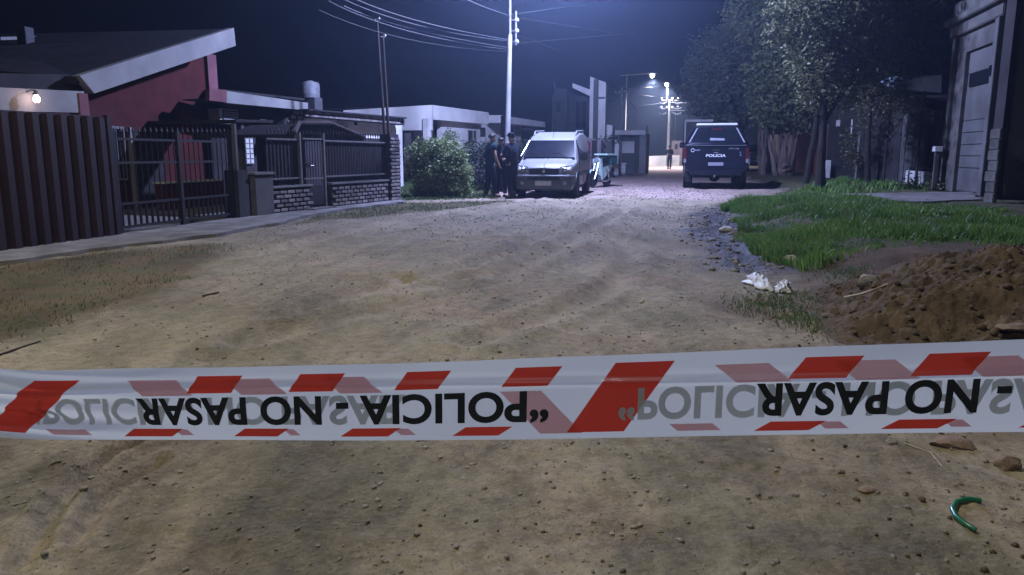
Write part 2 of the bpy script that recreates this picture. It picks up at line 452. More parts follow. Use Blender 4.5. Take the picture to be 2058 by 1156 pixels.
def gz(x, y, fine=True):
    x = np.asarray(x, float); y = np.asarray(y, float)
    b = xb(y) + fbm(y*1.1, x*0+3, 3, 5)*0.25
    z = 0.20*sstep(0, 1.0, x-b)*sstep(4.5, 7.0, y)
    z = z + fbm(x*0.5, y*0.35, 3, 3)*0.035*sstep(2, 6, y)
    for off_ in (-1.9, -.35, .9, 2.4):
        z = z - 0.022*np.exp(-((x-(0.205*y+off_*0.8-0.4+np.sin(y*.35+off_)*.25))/0.18)**2)*sstep(2.5, 6, y)*sstep(60, 30, y)
    if fine:
        near = sstep(45, 12, y)
        z = z + fbm(x*2.3, y*2.3, 4, 8)*0.012 + fbm(x*9, y*9, 4, 21)*0.013*near
        z = z + fbm(x*30, y*30, 3, 33)*0.006*sstep(12, 5, y)
        g = np.exp(-((x-b+0.35)/0.3)**2)*sstep(5, 8, y)*sstep(20, 14, y)
        z = z - 0.05*g + g*fbm(x*5, y*5, 4, 55)*0.05
        r = sstep(0.9, -0.6, b-x)*sstep(8.5, 5.5, y)      # rough churned earth, right foreground
        z = z + r*(fbm(x*4, y*4, 5, 61)*0.05 + 0.02)
        # crumbly edge of the left verge
        for k, pl in enumerate(TRW):
            d = segdist(x, y, pl); w = 0.028 if k < 3 else 0.11
            dep = 0.024 if k < 3 else 0.036
            z = z - dep*np.exp(-(d/w)**2)*near + dep*0.8*np.exp(-((d-1.9*w)/(0.8*w))**2)*near
    return z
def gz1(x, y): return float(gz(np.array([x]), np.array([y]))[0])
def Gs(px, py):
    """point of the real ground surface seen at a pixel"""
    z = 0.0
    for _ in range(6):
        p = G(px, py, z); z = 0.5*z + 0.5*gz1(p.x, p.y)
    p = G(px, py, z); p.z = gz1(p.x, p.y); return p

# one sheet, finer towards where people look
ny, nx = 430, 520
ys = np.concatenate([np.linspace(-9, 0.8, 14), np.exp(np.linspace(np.log(0.85), np.log(120.0), ny)), [180, 300, 500]])
us = np.linspace(-1, 1, nx); us = np.sign(us)*(0.55*np.abs(us)+0.45*np.abs(us)**3)
YY, UU = np.meshgrid(ys, us, indexing='ij')
XX = UU*(3.2+1.35*np.abs(YY)) + 0.13*YY
ZZ = gz(XX, YY)
V = np.stack([XX, YY, ZZ], -1).reshape(-1, 3)
R_, C_ = YY.shape
i = np.arange((R_-1)*(C_-1)); r_ = i//(C_-1); c_ = i % (C_-1); a_ = r_*C_+c_
me = npmesh('ground', V, faces4=np.stack([a_, a_+1, a_+C_+1, a_+C_], 1), smooth=True)
B_ = xb(YY) + fbm(YY*1.1, XX*0+3, 3, 5)*0.25
g_verge = np.maximum(soft(XX, YY, VERGE_L, 0.35, 71), soft(XX, YY, VERGE_M, 0.5, 91))
g_bank = sstep(-0.25, 0.35, XX-B_+fbm(XX*3, YY*3, 4, 12)*0.5)*sstep(5.2, 7.5, YY+fbm(XX*2, YY*2, 3, 44)*1.5)
g_gut = np.clip(np.exp(-((XX-B_+0.35+fbm(XX*3, YY*3, 4, 14)*0.35)/0.42)**2)*sstep(6.3, 8.5, YY)*sstep(21, 15, YY)*1.3, 0, 1)
g_red = sstep(0.8, -0.5, B_-XX+fbm(XX*2, YY*2, 4, 24)*1.2)*sstep(8.6, 6.4, YY)
g_pink_lit = sstep(14, 27, YY+fbm(XX*.4, YY*.4, 3, 64)*6)  # reddish soil farther off, paled to stand in for lamp light
def attr(name, arr):
    a = me.attributes.new(name, 'FLOAT', 'POINT'); a.data.foreach_set('value', arr.astype(np.float32).ravel())
attr('verge', g_verge); attr('bank', g_bank); attr('gutter', g_gut); attr('redsoil', g_red); attr('pink', g_pink_lit)
g_tr = np.zeros_like(XX)
for k_, pl_ in enumerate(TRW):
    if k_ > 2: g_tr = np.maximum(g_tr, np.exp(-(segdist(XX, YY, pl_)/0.14)**2))
for off_ in (-1.9, -.35, .9, 2.4):      # wheel bands that run along the street
    xc = 0.205*YY + off_*0.8 - 0.4 + np.sin(YY*.35+off_)*.25
    g_tr = np.maximum(g_tr, .75*np.exp(-((XX-xc)/0.17)**2)*sstep(2.5, 6, YY))
attr('track', g_tr)

m = bpy.data.materials.new('dirt_road'); m.use_nodes = True
t = m.node_tree; N = t.nodes; L = t.links; pb = N['Principled BSDF']
pb.inputs['Roughness'].default_value = 0.92; pb.inputs['Specular IOR Level'].default_value = 0.25
tc = N.new('ShaderNodeTexCoord')
def noise(sc_, det=6, rough=0.55, st=None, dist=0.0):
    n = N.new('ShaderNodeTexNoise'); n.inputs['Scale'].default_value = sc_; n.inputs['Detail'].default_value = det; n.inputs['Roughness'].default_value = rough
    n.inputs['Distortion'].default_value = dist
    if st:
        mp = N.new('ShaderNodeMapping'); mp.inputs['Scale'].default_value = st[0]; mp.inputs['Rotation'].default_value = (0, 0, st[1])
        L.new(tc.outputs['Object'], mp.inputs['Vector']); L.new(mp.outputs['Vector'], n.inputs['Vector'])
    else: L.new(tc.outputs['Object'], n.inputs['Vector'])
    return n.outputs['Fac']
def rng_(s, a, b, c=0.0, d=1.0):
    r = N.new('ShaderNodeMapRange'); r.inputs['From Min'].default_value = a; r.inputs['From Max'].default_value = b
    r.inputs['To Min'].default_value = c; r.inputs['To Max'].default_value = d; L.new(s, r.inputs['Value']); return r.outputs['Result']
def mixc(f, a, b, mode='MIX'):
    x = N.new('ShaderNodeMix'); x.data_type = 'RGBA'; x.blend_type = mode
    if isinstance(f, float): x.inputs[0].default_value = f
    else: L.new(f, x.inputs[0])
    for k, v in ((6, a), (7, b)):
        if isinstance(v, tuple): x.inputs[k].default_value = (*v, 1)
        else: L.new(v, x.inputs[k])
    return x.outputs[2]
def at(name):
    a = N.new('ShaderNodeAttribute'); a.attribute_name = name; return a.outputs['Fac']
c = mixc(rng_(noise(0.55, 5), 0.38, 0.62), (0.305, 0.258, 0.175), (0.255, 0.222, 0.145))
c = mixc(rng_(noise(1.3, 6, 0.6), 0.45, 0.68), c, (0.31, 0.23, 0.155))
c = mixc(rng_(noise(0.9, 7, 0.65, ((1.0, 0.35, 1), math.radians(32))), 0.47, 0.66), c, (0.20, 0.175, 0.105))
c = mixc(rng_(noise(3.4, 8, 0.72, ((1.0, 0.5, 1), math.radians(25))), 0.50, 0.64, 0, 0.7), c, (0.135, 0.115, 0.072))
c = mixc(rng_(noise(14, 6, 0.7), 0.45, 0.7, 0, 0.8), c, (0.12, 0.10, 0.066))
c = mixc(rng_(noise(55, 4, 0.7), 0.55, 0.75, 0, 0.55), c, (0.40, 0.34, 0.25))
c = mixc(rng_(noise(85, 3, 0.6), 0.56, 0.70, 0, 0.75), c, (0.10, 0.085, 0.058))
c = mixc(rng_(at('track'), 0.1, 1.0, 0, 0.22), c, (0.40, 0.33, 0.24))
vo = N.new('ShaderNodeTexVoronoi'); vo.inputs['Scale'].default_value = 38; vo.inputs['Randomness'].default_value = 1
L.new(tc.outputs['Object'], vo.inputs['Vector'])
c = mixc(rng_(vo.outputs['Distance'], 0.0, 0.22, 0.5, 0.0), c, (0.34, 0.30, 0.23))
c = mixc(at('pink'), c, mixc(rng_(noise(2, 6), 0.4, 0.65), (0.50, 0.36, 0.32), (0.36, 0.27, 0.24)))  # far soil tone carries lamplight brightness in its colour
vg = mixc(rng_(noise(2.6, 7, 0.65), 0.42, 0.62), (0.090, 0.080, 0.036), (0.125, 0.085, 0.045))
c = mixc(at('verge'), c, vg)
c = mixc(at('bank'), c, mixc(rng_(noise(4, 6), 0.4, 0.62), (0.045, 0.06, 0.022), (0.10, 0.075, 0.04)))
rd = mixc(rng_(noise(3.2, 8, 0.7), 0.4, 0.64), (0.135, 0.078, 0.042), (0.085, 0.065, 0.035))
c = mixc(at('redsoil'), c, rd)
c = mixc(at('gutter'), c, mixc(rng_(noise(7, 7, 0.7), 0.45, 0.7), (0.014, 0.012, 0.012), (0.055, 0.048, 0.042)))
L.new(c, pb.inputs['Base Color'])
rr = rng_(at('gutter'), 0, 1, 0.93, 0.62); L.new(rr, pb.inputs['Roughness'])
ad = N.new('ShaderNodeMath'); ad.operation = 'ADD'; L.new(noise(30, 9, 0.8), ad.inputs[0])
m2 = N.new('ShaderNodeMath'); m2.operation = 'MULTIPLY'; L.new(vo.outputs['Distance'], m2.inputs[0]); m2.inputs[1].default_value = -0.35
L.new(m2.outputs[0], ad.inputs[1])
a2 = N.new('ShaderNodeMath'); a2.operation = 'MULTIPLY_ADD'; L.new(noise(6, 8, 0.7, ((1, .6, 1), .5)), a2.inputs[0]); a2.inputs[1].default_value = 0.6; L.new(ad.outputs[0], a2.inputs[2])
bp = N.new('ShaderNodeBump'); bp.inputs['Strength'].default_value = 1.0; bp.inputs['Distance'].default_value = 0.045
L.new(a2.outputs[0], bp.inputs['Height']); L.new(rng_(noise(0.9, 6, 0.7, ((1, .5, 1), .4)), 0.40, 0.62, 0.35, 1.0), bp.inputs['Strength']); L.new(bp.outputs['Normal'], pb.inputs['Normal'])
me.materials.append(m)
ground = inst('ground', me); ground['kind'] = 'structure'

# left pavement: a thin worn slab in front of the fences
def slab_poly(name, outer, z0, z1, mt, jag=0.05, n=40):
    pts = []
    for k in range(len(outer)):
        a = Vector(outer[k]); b = Vector(outer[(k+1) % len(outer)]); l = (b-a).length; q = max(2, int(l/0.12))
        for j in range(q):
            p = a.lerp(b, j/q); d = Vector((vn(p.x*3, p.y*3, 4), vn(p.x*3, p.y*3, 9)))*jag*2; pts.append((p.x+float(d.x), p.y+float(d.y)))
    return MB().zprism(pts, z0, z1).build(name, mt, kind='structure')
pave = mat('pavement_concrete', (0.23, 0.215, 0.20), 0.9, (0.14, 0.132, 0.12), 3.2, 0.9, 40, stain=(0.09, 0.08, 0.065))
slab_poly('pavement', gp((-700, 612), (0, 510), (232, 478), (505, 436), (627, 414), (805, 401), (812, 409), (700, 424), (612, 438), (575, 450), (430, 476), (330, 490), (180, 508), (60, 526), (-300, 578), (-800, 660)), -0.1, 0.045, pave, 0.06)
slab_poly('right_pavement', gp((1700, 392), (1958, 388), (1968, 404), (1850, 409), (1690, 406), (1655, 398), z=0.2), 0.0, 0.235, pave, 0.08)
slab_poly('far_pavement', gp((1222, 341), (1252, 332), (1300, 324), (1312, 327), (1262, 339), (1232, 347)), -0.05, 0.05, pave, 0.05)

# ---------------------------------------------------------------- loose stones, clods
ico = bmesh.new(); bmesh.ops.create_icosphere(ico, subdivisions=1, radius=1)
IV = np.array([v.co[:] for v in ico.verts]); IF = np.array([[v.index for v in f.verts] for f in ico.faces]); ico.free()
def scatter(name, pts, size, mt, flat=0.6, label=None, sink=0.3):
    n = len(pts); k = len(IV)
    v = IV[None]*(1+nr.uniform(-.3, .3, (n, k, 1)))*np.asarray(size)[:, None, None]*nr.uniform(.65, 1.25, (n, 1, 3))
    v[:, :, 2] *= flat
    an = nr.uniform(0, 6.28, n); cs, sn = np.cos(an)[:, None], np.sin(an)[:, None]
    x = v[:, :, 0]*cs - v[:, :, 1]*sn; y = v[:, :, 0]*sn + v[:, :, 1]*cs
    v = np.stack([x, y, v[:, :, 2]+np.asarray(size)[:, None]*(flat-sink)*0.6], -1) + pts[:, None, :]
    f = (IF[None] + (np.arange(n)*k)[:, None, None]).reshape(-1, 3)
    o = inst(name, npmesh(name, v.reshape(-1, 3), faces3=f, m=mt)); o['kind'] = 'stuff'
    if label: o['label'] = label
    return o
n = 17000
y = np.exp(nr.uniform(np.log(1.25), np.log(24), n)); x = nr.uniform(-.8, .8, n)*(y+.8) + .1*y
k = (x < xb(y)) & ~inpoly(x, y, VERGE_L) & (fbm(x*1.2, y*1.2, 3, 77) + nr.uniform(-.5, .5, n) > -.12)
x, y = x[k], y[k]; s = (0.0018 + 0.0085*nr.rand(len(x))**5)*(1+y*0.09)
scatter('gravel', np.stack([x, y, gz(x, y)], 1), s, M['pebble'], label='small loose pebbles strewn over the dirt road')
n = 30000
y = 3.5 + 25*nr.rand(n)**0.75; x = .14*y + nr.uniform(-.5, .42, n)*(y*.9+1)
k = (x < xb(y)-.1) & ~inpoly(x, y, VERGE_L) & (fbm(x*.9, y*.9, 4, 177) + nr.uniform(-.35, .35, n) > -.02)
x, y = x[k], y[k]; s = (0.0022+0.0085*nr.rand(len(x))**2.5)*(.35+y*.085)
scatter('dirt_lumps', np.stack([x, y, gz(x, y)], 1), s, M['dirt_lump'], flat=.75, label='small hard lumps of dirt over the middle of the road')
n = 620
y = nr.uniform(7.2, 16, n); x = xb(y) - 0.35 + nr.normal(0, .28, n)
scatter('rubble', np.stack([x, y, gz(x, y)], 1), 0.008+0.04*nr.rand(n)**5, M['grey_stone'], label='broken rubble along the dark wet gutter')
n = 1100
y = np.exp(nr.uniform(np.log(1.7), np.log(6.5), n)); x = .9+0.2*y+nr.uniform(-.3, 1.8, n)
scatter('earth_crumbs', np.stack([x, y, gz(x, y)], 1), 0.002+0.011*nr.rand(n)**4, M['clod'], label='crumbs of brown earth around the mound', flat=.8)

# earth mound, right
MC = (3.95, 4.75)
def mz(x, y):
    dx, dy = (x-MC[0]), (y-MC[1])
    r = np.sqrt((dx/2.0)**2+(dy/1.75)**2) + fbm(x*1.3, y*1.3, 3, 41)*0.30
    h = 0.47*sstep(1.22, 0.0, r)
    e = sstep(0, .15, h)
    h = h + e*(fbm(x*2.4, y*2.4, 5, 42)*0.10 + np.abs(fbm(x*6, y*6, 5, 43))*0.07 + fbm(x*16, y*16, 5, 47)*0.05)
    return h-0.03
q = 460
xx, yy = np.meshgrid(np.linspace(1.3, 6.6, q), np.linspace(2.3, 7.2, q))
zz = gz(xx, yy) + mz(xx, yy)
idx = np.arange((q-1)*(q-1)); a_ = (idx//(q-1))*q + idx % (q-1)
soil = mat('heaped_soil', (0.135, 0.097, 0.062), 0.97, (0.075, 0.055, 0.037), 4.5, 1.0, 34, stain=(0.16, 0.118, 0.076), detail=12)
mound = inst('earth_mound', npmesh('earth_mound', np.stack([xx, yy, zz], -1).reshape(-1, 3), faces4=np.stack([a_, a_+1, a_+q+1, a_+q], 1), m=soil, smooth=True))
setp(mound, 'heap of freshly dug brown earth at the right edge above the tape', 'earth mound')
n = 6500
x = nr.uniform(1.6, 5.6, n); y = nr.uniform(2.6, 6.6, n); k = mz(x, y) > 0.015; x, y = x[k], y[k]
c = scatter('earth_clods', np.stack([x, y, gz(x, y)+mz(x, y)], 1), 0.003+0.024*nr.rand(len(x))**5, M['clod'], flat=.8, label='lumps of earth lying over the brown heap')
def surf(px, py):
    best = None
    r = ray(px, py)
    for t in np.linspace(1.2, 30, 6000):
        p = Vector((0, 0, H)) + r*(t/r.y)
        zt = gz1(p.x, p.y) if False else None
        best = p
    return best
def hit(px, py, mound_=True):
    r = ray(px, py); t = np.exp(np.linspace(np.log(1.2), np.log(60), 1500))/r.y
    x = r.x*t; y = r.y*t; z = H+r.z*t
    g = gz(x, y)
    if mound_: g = g + np.maximum(mz(x, y), -0.0)*((x > 1.3) & (x < 6.6) & (y > 2.3) & (y < 7.2))
    i = int(np.argmax(z <= g)); return Vector((float(x[i]), float(y[i]), float(g[i])))

def rock(name, px, py, wpx, hpx, mt, label, cat, seed=0, depth=0.8, lift=0.25):
    p = hit(px, py); s = p.y/1500*wpx/2; h = p.y/1500*hpx/2
    bm = bmesh.new(); bmesh.ops.create_icosphere(bm, subdivisions=3, radius=1)
    for v in bm.verts:
        c = v.co; f = 1 + 0.35*float(fbm(c.x*1.7+seed, c.y*1.7+c.z*1.3, 3, seed)) 
        for a in ((1, .3, .2), (-.4, .8, .5), (.2, -.7, .7), (.1, .2, 1)):
            a = Vector(a).normalized(); d = c.dot(a)
            if d > .78: c -= a*(d-.78)*.8
        v.co = Vector((c.x*s*f, c.y*s*depth*f, c.z*h*f + h*lift))
    o = MB().bm(bm).build(name, mt, smooth=True); o.location = p
    return setp(o, label, cat)
rock('stone', 1590, 527, 34, 26, M['pale_stone'], 'smooth white stone beside the gutter in front of the grass', 'stone', 1)
rock('stone', 1466, 446, 15, 11, M['pale_stone'], 'small pale stone topmost in the gutter below the grass tuft', 'stone', 2)
rock('stone', 1459, 465, 30, 16, M['pale_stone'], 'jagged pale chunk lying in the dark gutter', 'stone', 3)
rock('stone', 1478, 472, 22, 11, M['grey_stone'], 'flat grey chunk touching the jagged pale one in the gutter', 'stone', 4)
rock('stone', 1746, 572, 42, 36, M['grey_stone'], 'grey rounded lump at the foot of the earth heap above the stick', 'stone', 5)
rock('stone', 2024, 940, 52, 44, M['brown_stone'], 'big brown stone under the tape at the lower right', 'stone', 6)
rock('stone', 1325, 1070, 20, 12, M['grey_stone'], 'small dark stone alone on the near bare ground', 'stone', 7)
rock('stone', 1690, 950, 16, 13, M['brown_stone'], 'small brown stone on the ground left of the big brown one', 'stone', 8)
rock('stone', 1790, 892, 24, 18, M['grey_stone'], 'grey stone just below the tape in front of the heap', 'stone', 9)
rock('clay_lump', 1745, 985, 40, 12, M['brown_stone'], 'low crumbling clay lump below the tape, left of the green hose', 'clay lump', 10)
rock('slab_fragment', 2035, 665, 70, 16, M['brown_stone'], 'flat slab fragment poking out of the earth heap at the right edge', 'slab', 11)
rock('concrete_chunk', 1915, 893, 80, 26, M['brown_stone'], 'wide broken chunk half hidden behind the tape below the heap', 'concrete chunk', 12)
rock('concrete_chunk', 1905, 440, 18, 10, M['grey_stone'], 'small grey chunk lying in the grass near the stained gate', 'concrete chunk', 13)
rock('concrete_chunk', 1230, 1076, 12, 8, M['pale_stone'], 'tiny pale chip on the near ground left of the dark stone', 'stone chip', 14)

def bag(pts, h, label, seed):
    """crumpled sheet: outline in px on the ground, raised and folded"""
    P0 = [G(a, b) for a, b in pts]; c = sum(P0, Vector())/len(P0); n = 26
    bm = bmesh.new(); bmesh.ops.create_grid(bm, x_segments=n, y_segments=n, size=1)
    xs = [p.x for p in P0]; ys_ = [p.y for p in P0]
    for v in bm.verts:
        u, w = v.co.x, v.co.y
        # bilinear over four corners
        a, b, c_, d = P0
        p = (a*(1-u)*(1-w)+b*(1+u)*(1-w)+c_*(1+u)*(1+w)+d*(1-u)*(1+w))/4
        e = (1-abs(u)**3)*(1-abs(w)**3)
        f = 1-abs(2*((u*1.7+w*.8+seed*.37+float(fbm(u*1.5, w*1.5, 2, seed))*1.4) % 1)-1)
        v.co = p + Vector((float(fbm(u*2, w*2, 3, seed))*.06, float(fbm(u*2+5, w*2, 3, seed))*.06, gz1(p.x, p.y)+h*(e*(0.55+.45*f)+.10*float(fbm(u*3, w*3, 3, seed+3)))+.012))
    return c, bm
for (pts, h, lb, sd) in [(([1497, 568], [1548, 590], [1556, 577], [1502, 551]), .085, 'crumpled white plastic bag lying on the ground below the white stone', 1),
                         (([1560, 588], [1586, 586], [1583, 568], [1568, 574]), .07, 'small torn white bag scrap at the right end of the crumpled bag', 2)]:
    c, bm = bag(pts, h, lb, sd)
    o = MB().bm(bm, Matrix.Translation(-c)).build('plastic_bag', M['bag'], smooth=True); o.location = c
    sd_ = o.modifiers.new('thick', 'SOLIDIFY'); sd_.thickness = 0.002
    setp(o, lb, 'bag')
def stick(name, pxs, r, mt, label, cat='stick', lift=0.0):
    ps = [hit(*p) + Vector((0, 0, r+lift)) for p in pxs]; c = ps[0].copy()
    o = MB().tube([p-c for p in ps], r, 6, r*.6).build(name, mt, smooth=True); o.location = c
    return setp(o, label, cat)
stick('stick', [(1697, 608), (1730, 603), (1752, 595), (1784, 580)], .011, M['stick'], 'long pale bent stick lying at the foot of the earth heap', lift=.02)
stick('stick', [(0, 716), (40, 701), (82, 689)], .006, M['stick_dark'], 'thin dark stick on the dirt at the far left above the tape')
stick('stick', [(408, 598), (440, 591)], .010, M['stick_dark'], 'short dark twig on the road left of centre')
stick('dry_twig', [(1815, 893), (1845, 903), (1870, 912), (1893, 940)], .003, M['stick'], 'thin dry forked twig on earth below the tape', 'twig')
stick('dry_twig', [(1868, 910), (1882, 915), (1898, 930)], .002, M['stick'], 'thin dry side twig crossing the forked one', 'twig')
# green hose piece
ps = [hit(*p) + Vector((0, 0, .008)) for p in [(1970, 1012), (1945, 1009), (1922, 1014), (1913, 1028), (1920, 1044), (1938, 1058), (1960, 1071)]]
c = ps[0].copy()
hz = MB().tube([p-c for p in ps], .0085, 10).build('hose_piece', M['green_hose'], smooth=True); hz.location = c
setp(hz, 'short curved piece of green hose on the bare ground at lower right', 'hose')

# ---------------------------------------------------------------- grass
def blades(name, x, y, h, mt, label, w=0.008, lean=0.5, z=None):
    n = len(x); z = gz(x, y) if z is None else z
    a = nr.uniform(0, 6.28, n); l = nr.uniform(0.1, 1, n)*lean*h; b = nr.uniform(0, 6.28, n)
    wx, wy = np.cos(a)*w*nr.uniform(.6, 1.4, n), np.sin(a)*w*nr.uniform(.6, 1.4, n)
    lx, ly = np.cos(b)*l, np.sin(b)*l
    B = np.stack([x, y, z-0.01], 1); W_ = np.stack([wx, wy, 0*wx], 1)
    Mi = B + np.stack([lx*.35, ly*.35, h*.6], 1); T = B + np.stack([lx, ly, h], 1)
    v = np.stack([B-W_, B+W_, Mi-W_*.75, Mi+W_*.75, T], 1).reshape(-1, 3)
    k = np.arange(n)*5
    o = inst(name, npmesh(name, v, faces4=np.stack([k, k+1, k+3, k+2], 1), faces3=np.stack([k+2, k+3, k+4], 1), m=mt))
    o['kind'] = 'stuff'; o['label'] = label; return o
GR = gp((1475, 402), (1530, 398), (1600, 392), (1690, 404), (1860, 411), (1960, 420), (2058, 440), (2200, 470), (2200, 560), (2058, 505), (1900, 500), (1800, 508), (1700, 514), (1600, 512), (1585, 503), (1540, 488), (1500, 470), (1478, 440), z=.15)
n = 150000
x = nr.uniform(2.4, 12, n); y = nr.uniform(6.2, 19, n)
cl = fbm(x*1.3, y*1.3, 3, 101)
k = inpoly(x+fbm(x*2, y*2, 3, 5)*.25, y+fbm(x*2, y*2, 3, 6)*.4, GR) & (cl + nr.uniform(-.35, .35, n) > -.24)
x, y, cl = x[k], y[k], cl[k]
fr = np.clip(1.15-(x-xb(y))*0.16, .35, 1.15)
h = (0.05+0.13*sstep(-.3, .5, cl))*nr.uniform(.6, 1.25, len(x))*fr
blades('grass', x, y, h, M['grass_green'], 'lush green grass on the bank right of the road', .0075, .8)
q_ = nr.rand(len(x)) < .07
blades('dry_grass', x[q_], y[q_], h[q_]*1.15, M['grass_dry'], 'dry straw blades mixed into the bank grass', .005, 1.0)
n = 5000
a = nr.uniform(0, 6.28, n); r = .46*np.sqrt(nr.rand(n)); tc_ = G(1500, 412, .1)
x = tc_.x+r*np.cos(a)*1.05; y = tc_.y+r*np.sin(a); blades('grass_tuft', x, y, (.34-.4*r)*nr.uniform(.7, 1.2, n), M['grass_green'], 'taller grass tuft at the road edge near the pickup', .009, .9)
n = 26000
x = nr.uniform(5, 16, n); y = nr.uniform(16, 30, n)
GR2 = gp((1640, 372), (1700, 358), (1850, 352), (1880, 360), (1893, 382), (1750, 390), (1640, 392), (1560, 384), z=.2)
k = inpoly(x, y, GR2) & (fbm(x*1.1, y*1.1, 3, 105)+nr.uniform(-.3, .3, n) > -.05); x, y = x[k], y[k]
blades('grass', x, y, nr.uniform(.05, .2, len(x)), M['grass_green'], 'patchy grass along the foot of the right-hand fence', .012, .8)
n = 30000
x = nr.uniform(-9, -1.5, n); y = nr.uniform(2.5, 11, n)
k = inpoly(x+fbm(x*2, y*2, 3, 5)*.3, y+fbm(x*2, y*2, 3, 6)*.5, VERGE_L) & (fbm(x*2.2, y*2.2, 4, 107)+nr.uniform(-.45, .45, n) > .05); x, y = x[k], y[k]
blades('dry_grass', x, y, nr.uniform(.012, .05, len(x)), M['grass_dry'], 'short dry trampled grass on the verge at left', .004, 1.2)
n = 26000
x = nr.uniform(-4.5, 1, n); y = nr.uniform(11, 21, n)
k = inpoly(x, y, VERGE_M) & (fbm(x*1.6, y*1.6, 4, 109)+nr.uniform(-.4, .4, n) > -.05); x, y = x[k], y[k]
blades('dry_grass', x, y, nr.uniform(.015, .06, len(x)), M['grass_lawn'], 'thin grass strip between pavement and road near the bush', .007, 1.0)
LAWN = gp((803, 362), (860, 362), (1000, 372), (1000, 398), (880, 403), (805, 404))
n = 30000
x = nr.uniform(-5, 1, n); y = nr.uniform(17.5, 33, n); k = inpoly(x, y, LAWN); x, y = x[k], y[k]
blades('lawn', x, y, nr.uniform(.03, .11, len(x)), M['grass_lawn'], 'small front lawn behind the rounded bush', .013, .8)
# weeds at the foot of the heap
n = 2600
cx = [(1640, 655), (1615, 640), (1560, 605), (1790, 590), (1650, 600), (1530, 620), (1700, 560)]
xs_, ys_ = [], []
for (a, b) in cx:
    p = G(a, b); q_ = n//len(cx); xs_.append(p.x+nr.normal(0, .12, q_)); ys_.append(p.y+nr.normal(0, .2, q_))
x = np.concatenate(xs_); y = np.concatenate(ys_)
blades('weeds', x, y, nr.uniform(.015, .06, len(x)), M['grass_lawn'], 'sparse low weeds on the dirt at the foot of the heap', .004, 1.3)

# ---------------------------------------------------------------- barrier tape
A2 = Vector((-.756, 1.05)); B2 = Vector((.55, .766)); LT = (B2-A2).length; U2 = (B2-A2)/LT; N2 = Vector((-U2.y, U2.x))   # N2 points away from the camera
def pl(px, py):
    r = ray(px, py); t = A2.dot(N2)/(r.x*N2.x+r.y*N2.y); q = Vector((r.x*t, r.y*t)); return (q-A2).dot(U2), H+r.z*t
_px = [0, 200, 400, 800, 1200, 1600, 2058]
_top = [749, 745, 741, 731, 717, 701, 683]; _bot = [889, 887, 886, 883, 880, 877, 872]
_S = [pl(a, 800)[0] for a in _px]; _T = [pl(a, b)[1] for a, b in zip(_px, _top)]; _B = [pl(a, b)[1] for a, b in zip(_px, _bot)]
def ext(s, arr):
    z = np.interp(s, _S, arr)
    z = np.where(s > _S[-1], arr[-1]+(s-_S[-1])*(arr[-1]-arr[-3])/(_S[-1]-_S[-3]), z)
    return np.where(s < _S[0], arr[0]-(s-_S[0])*(arr[0]-arr[2])/(_S[2]-_S[0])*-1, z)
_sp = np.linspace(-2.0, 3.4, 541)
_zt = np.convolve(np.pad(ext(_sp, _T), 12, 'edge'), np.ones(25)/25, 'valid'); _zb = np.convolve(np.pad(ext(_sp, _B), 12, 'edge'), np.ones(25)/25, 'valid')
def tape(s, t, off=0.0):
    """point on the tape: s metres along, t 0 (lower edge) to 1 (upper edge)"""
    s = np.asarray(s, float); t = np.asarray(t, float)
    z = np.interp(s, _sp, _zb)*(1-t) + np.interp(s, _sp, _zt)*t
    cr = 0.70 + 0.05*np.sin(s*4.0)
    fold = -0.0022*np.exp(-((t-cr)/0.035)**2) + 0.0011*np.exp(-((t-cr-.07)/0.04)**2)
    left = sstep(0.35, -0.05, s)
    tw = 0.010*left*np.sin(t*6.0) + 0.004*left*np.sin(t*23+s*9)
    wav = 0.0025*np.sin(s*7+t*1.3) + 0.0009*np.sin(s*21-t*3.0)*(0.3+t)+0.006*(t-.5)**2*np.sin(s*5+1)*2
    d = fold + tw + wav + 0.010*(t-.35)**2 - off
    x = A2.x+U2.x*s+N2.x*d; y = A2.y+U2.y*s+N2.y*d
    return np.stack([x, y, z], -1)
mt = bpy.data.materials.new('tape_film'); mt.use_nodes = True
N = mt.node_tree.nodes; L = mt.node_tree.links; pb = N['Principled BSDF']
tc = N.new('ShaderNodeTexCoord')
pb.inputs['Base Color'].default_value = (0.49, 0.51, 0.47, 1); pb.inputs['Roughness'].default_value = 0.42; pb.inputs['Coat Weight'].default_value = 0.08
nz_a = noise(3.0, 3, 0.5, ((1.2, 1.2, 16.0), 0.2))
nz_b = noise(2.2, 4, 0.6, ((9.0, 9.0, 1.5), 0.0), dist=1.2)
nz_m = N.new('ShaderNodeMath'); nz_m.operation = 'MULTIPLY_ADD'; L.new(nz_b, nz_m.inputs[0]); nz_m.inputs[1].default_value = 0.55; L.new(nz_a, nz_m.inputs[2]); nz = nz_m.outputs[0]
bp = N.new('ShaderNodeBump'); bp.inputs['Strength'].default_value = 0.5; bp.inputs['Distance'].default_value = 0.004
L.new(nz, bp.inputs['Height']); L.new(bp.outputs['Normal'], pb.inputs['Normal'])
tr = N.new('ShaderNodeBsdfTranslucent'); tr.inputs['Color'].default_value = (0.7, 0.75, 0.75, 1)
ms = N.new('ShaderNodeMixShader'); ms.inputs[0].default_value = 0.42
L.new(pb.outputs[0], ms.inputs[1]); L.new(tr.outputs[0], ms.inputs[2]); L.new(ms.outputs[0], N['Material Output'].inputs['Surface'])
red_print = mat('red_print', (0.68, 0.060, 0.038), 0.42, (0.60, 0.048, 0.032), 6, coat=0.05)
pink_print = mat('show_through_pink', (0.66, 0.40, 0.43), 0.42, (0.60, 0.31, 0.35), 6, coat=0.05)
ink = mat('black_print', (0.010, 0.012, 0.015), 0.55, (0.018, 0.020, 0.024), 30, spec=0.15)
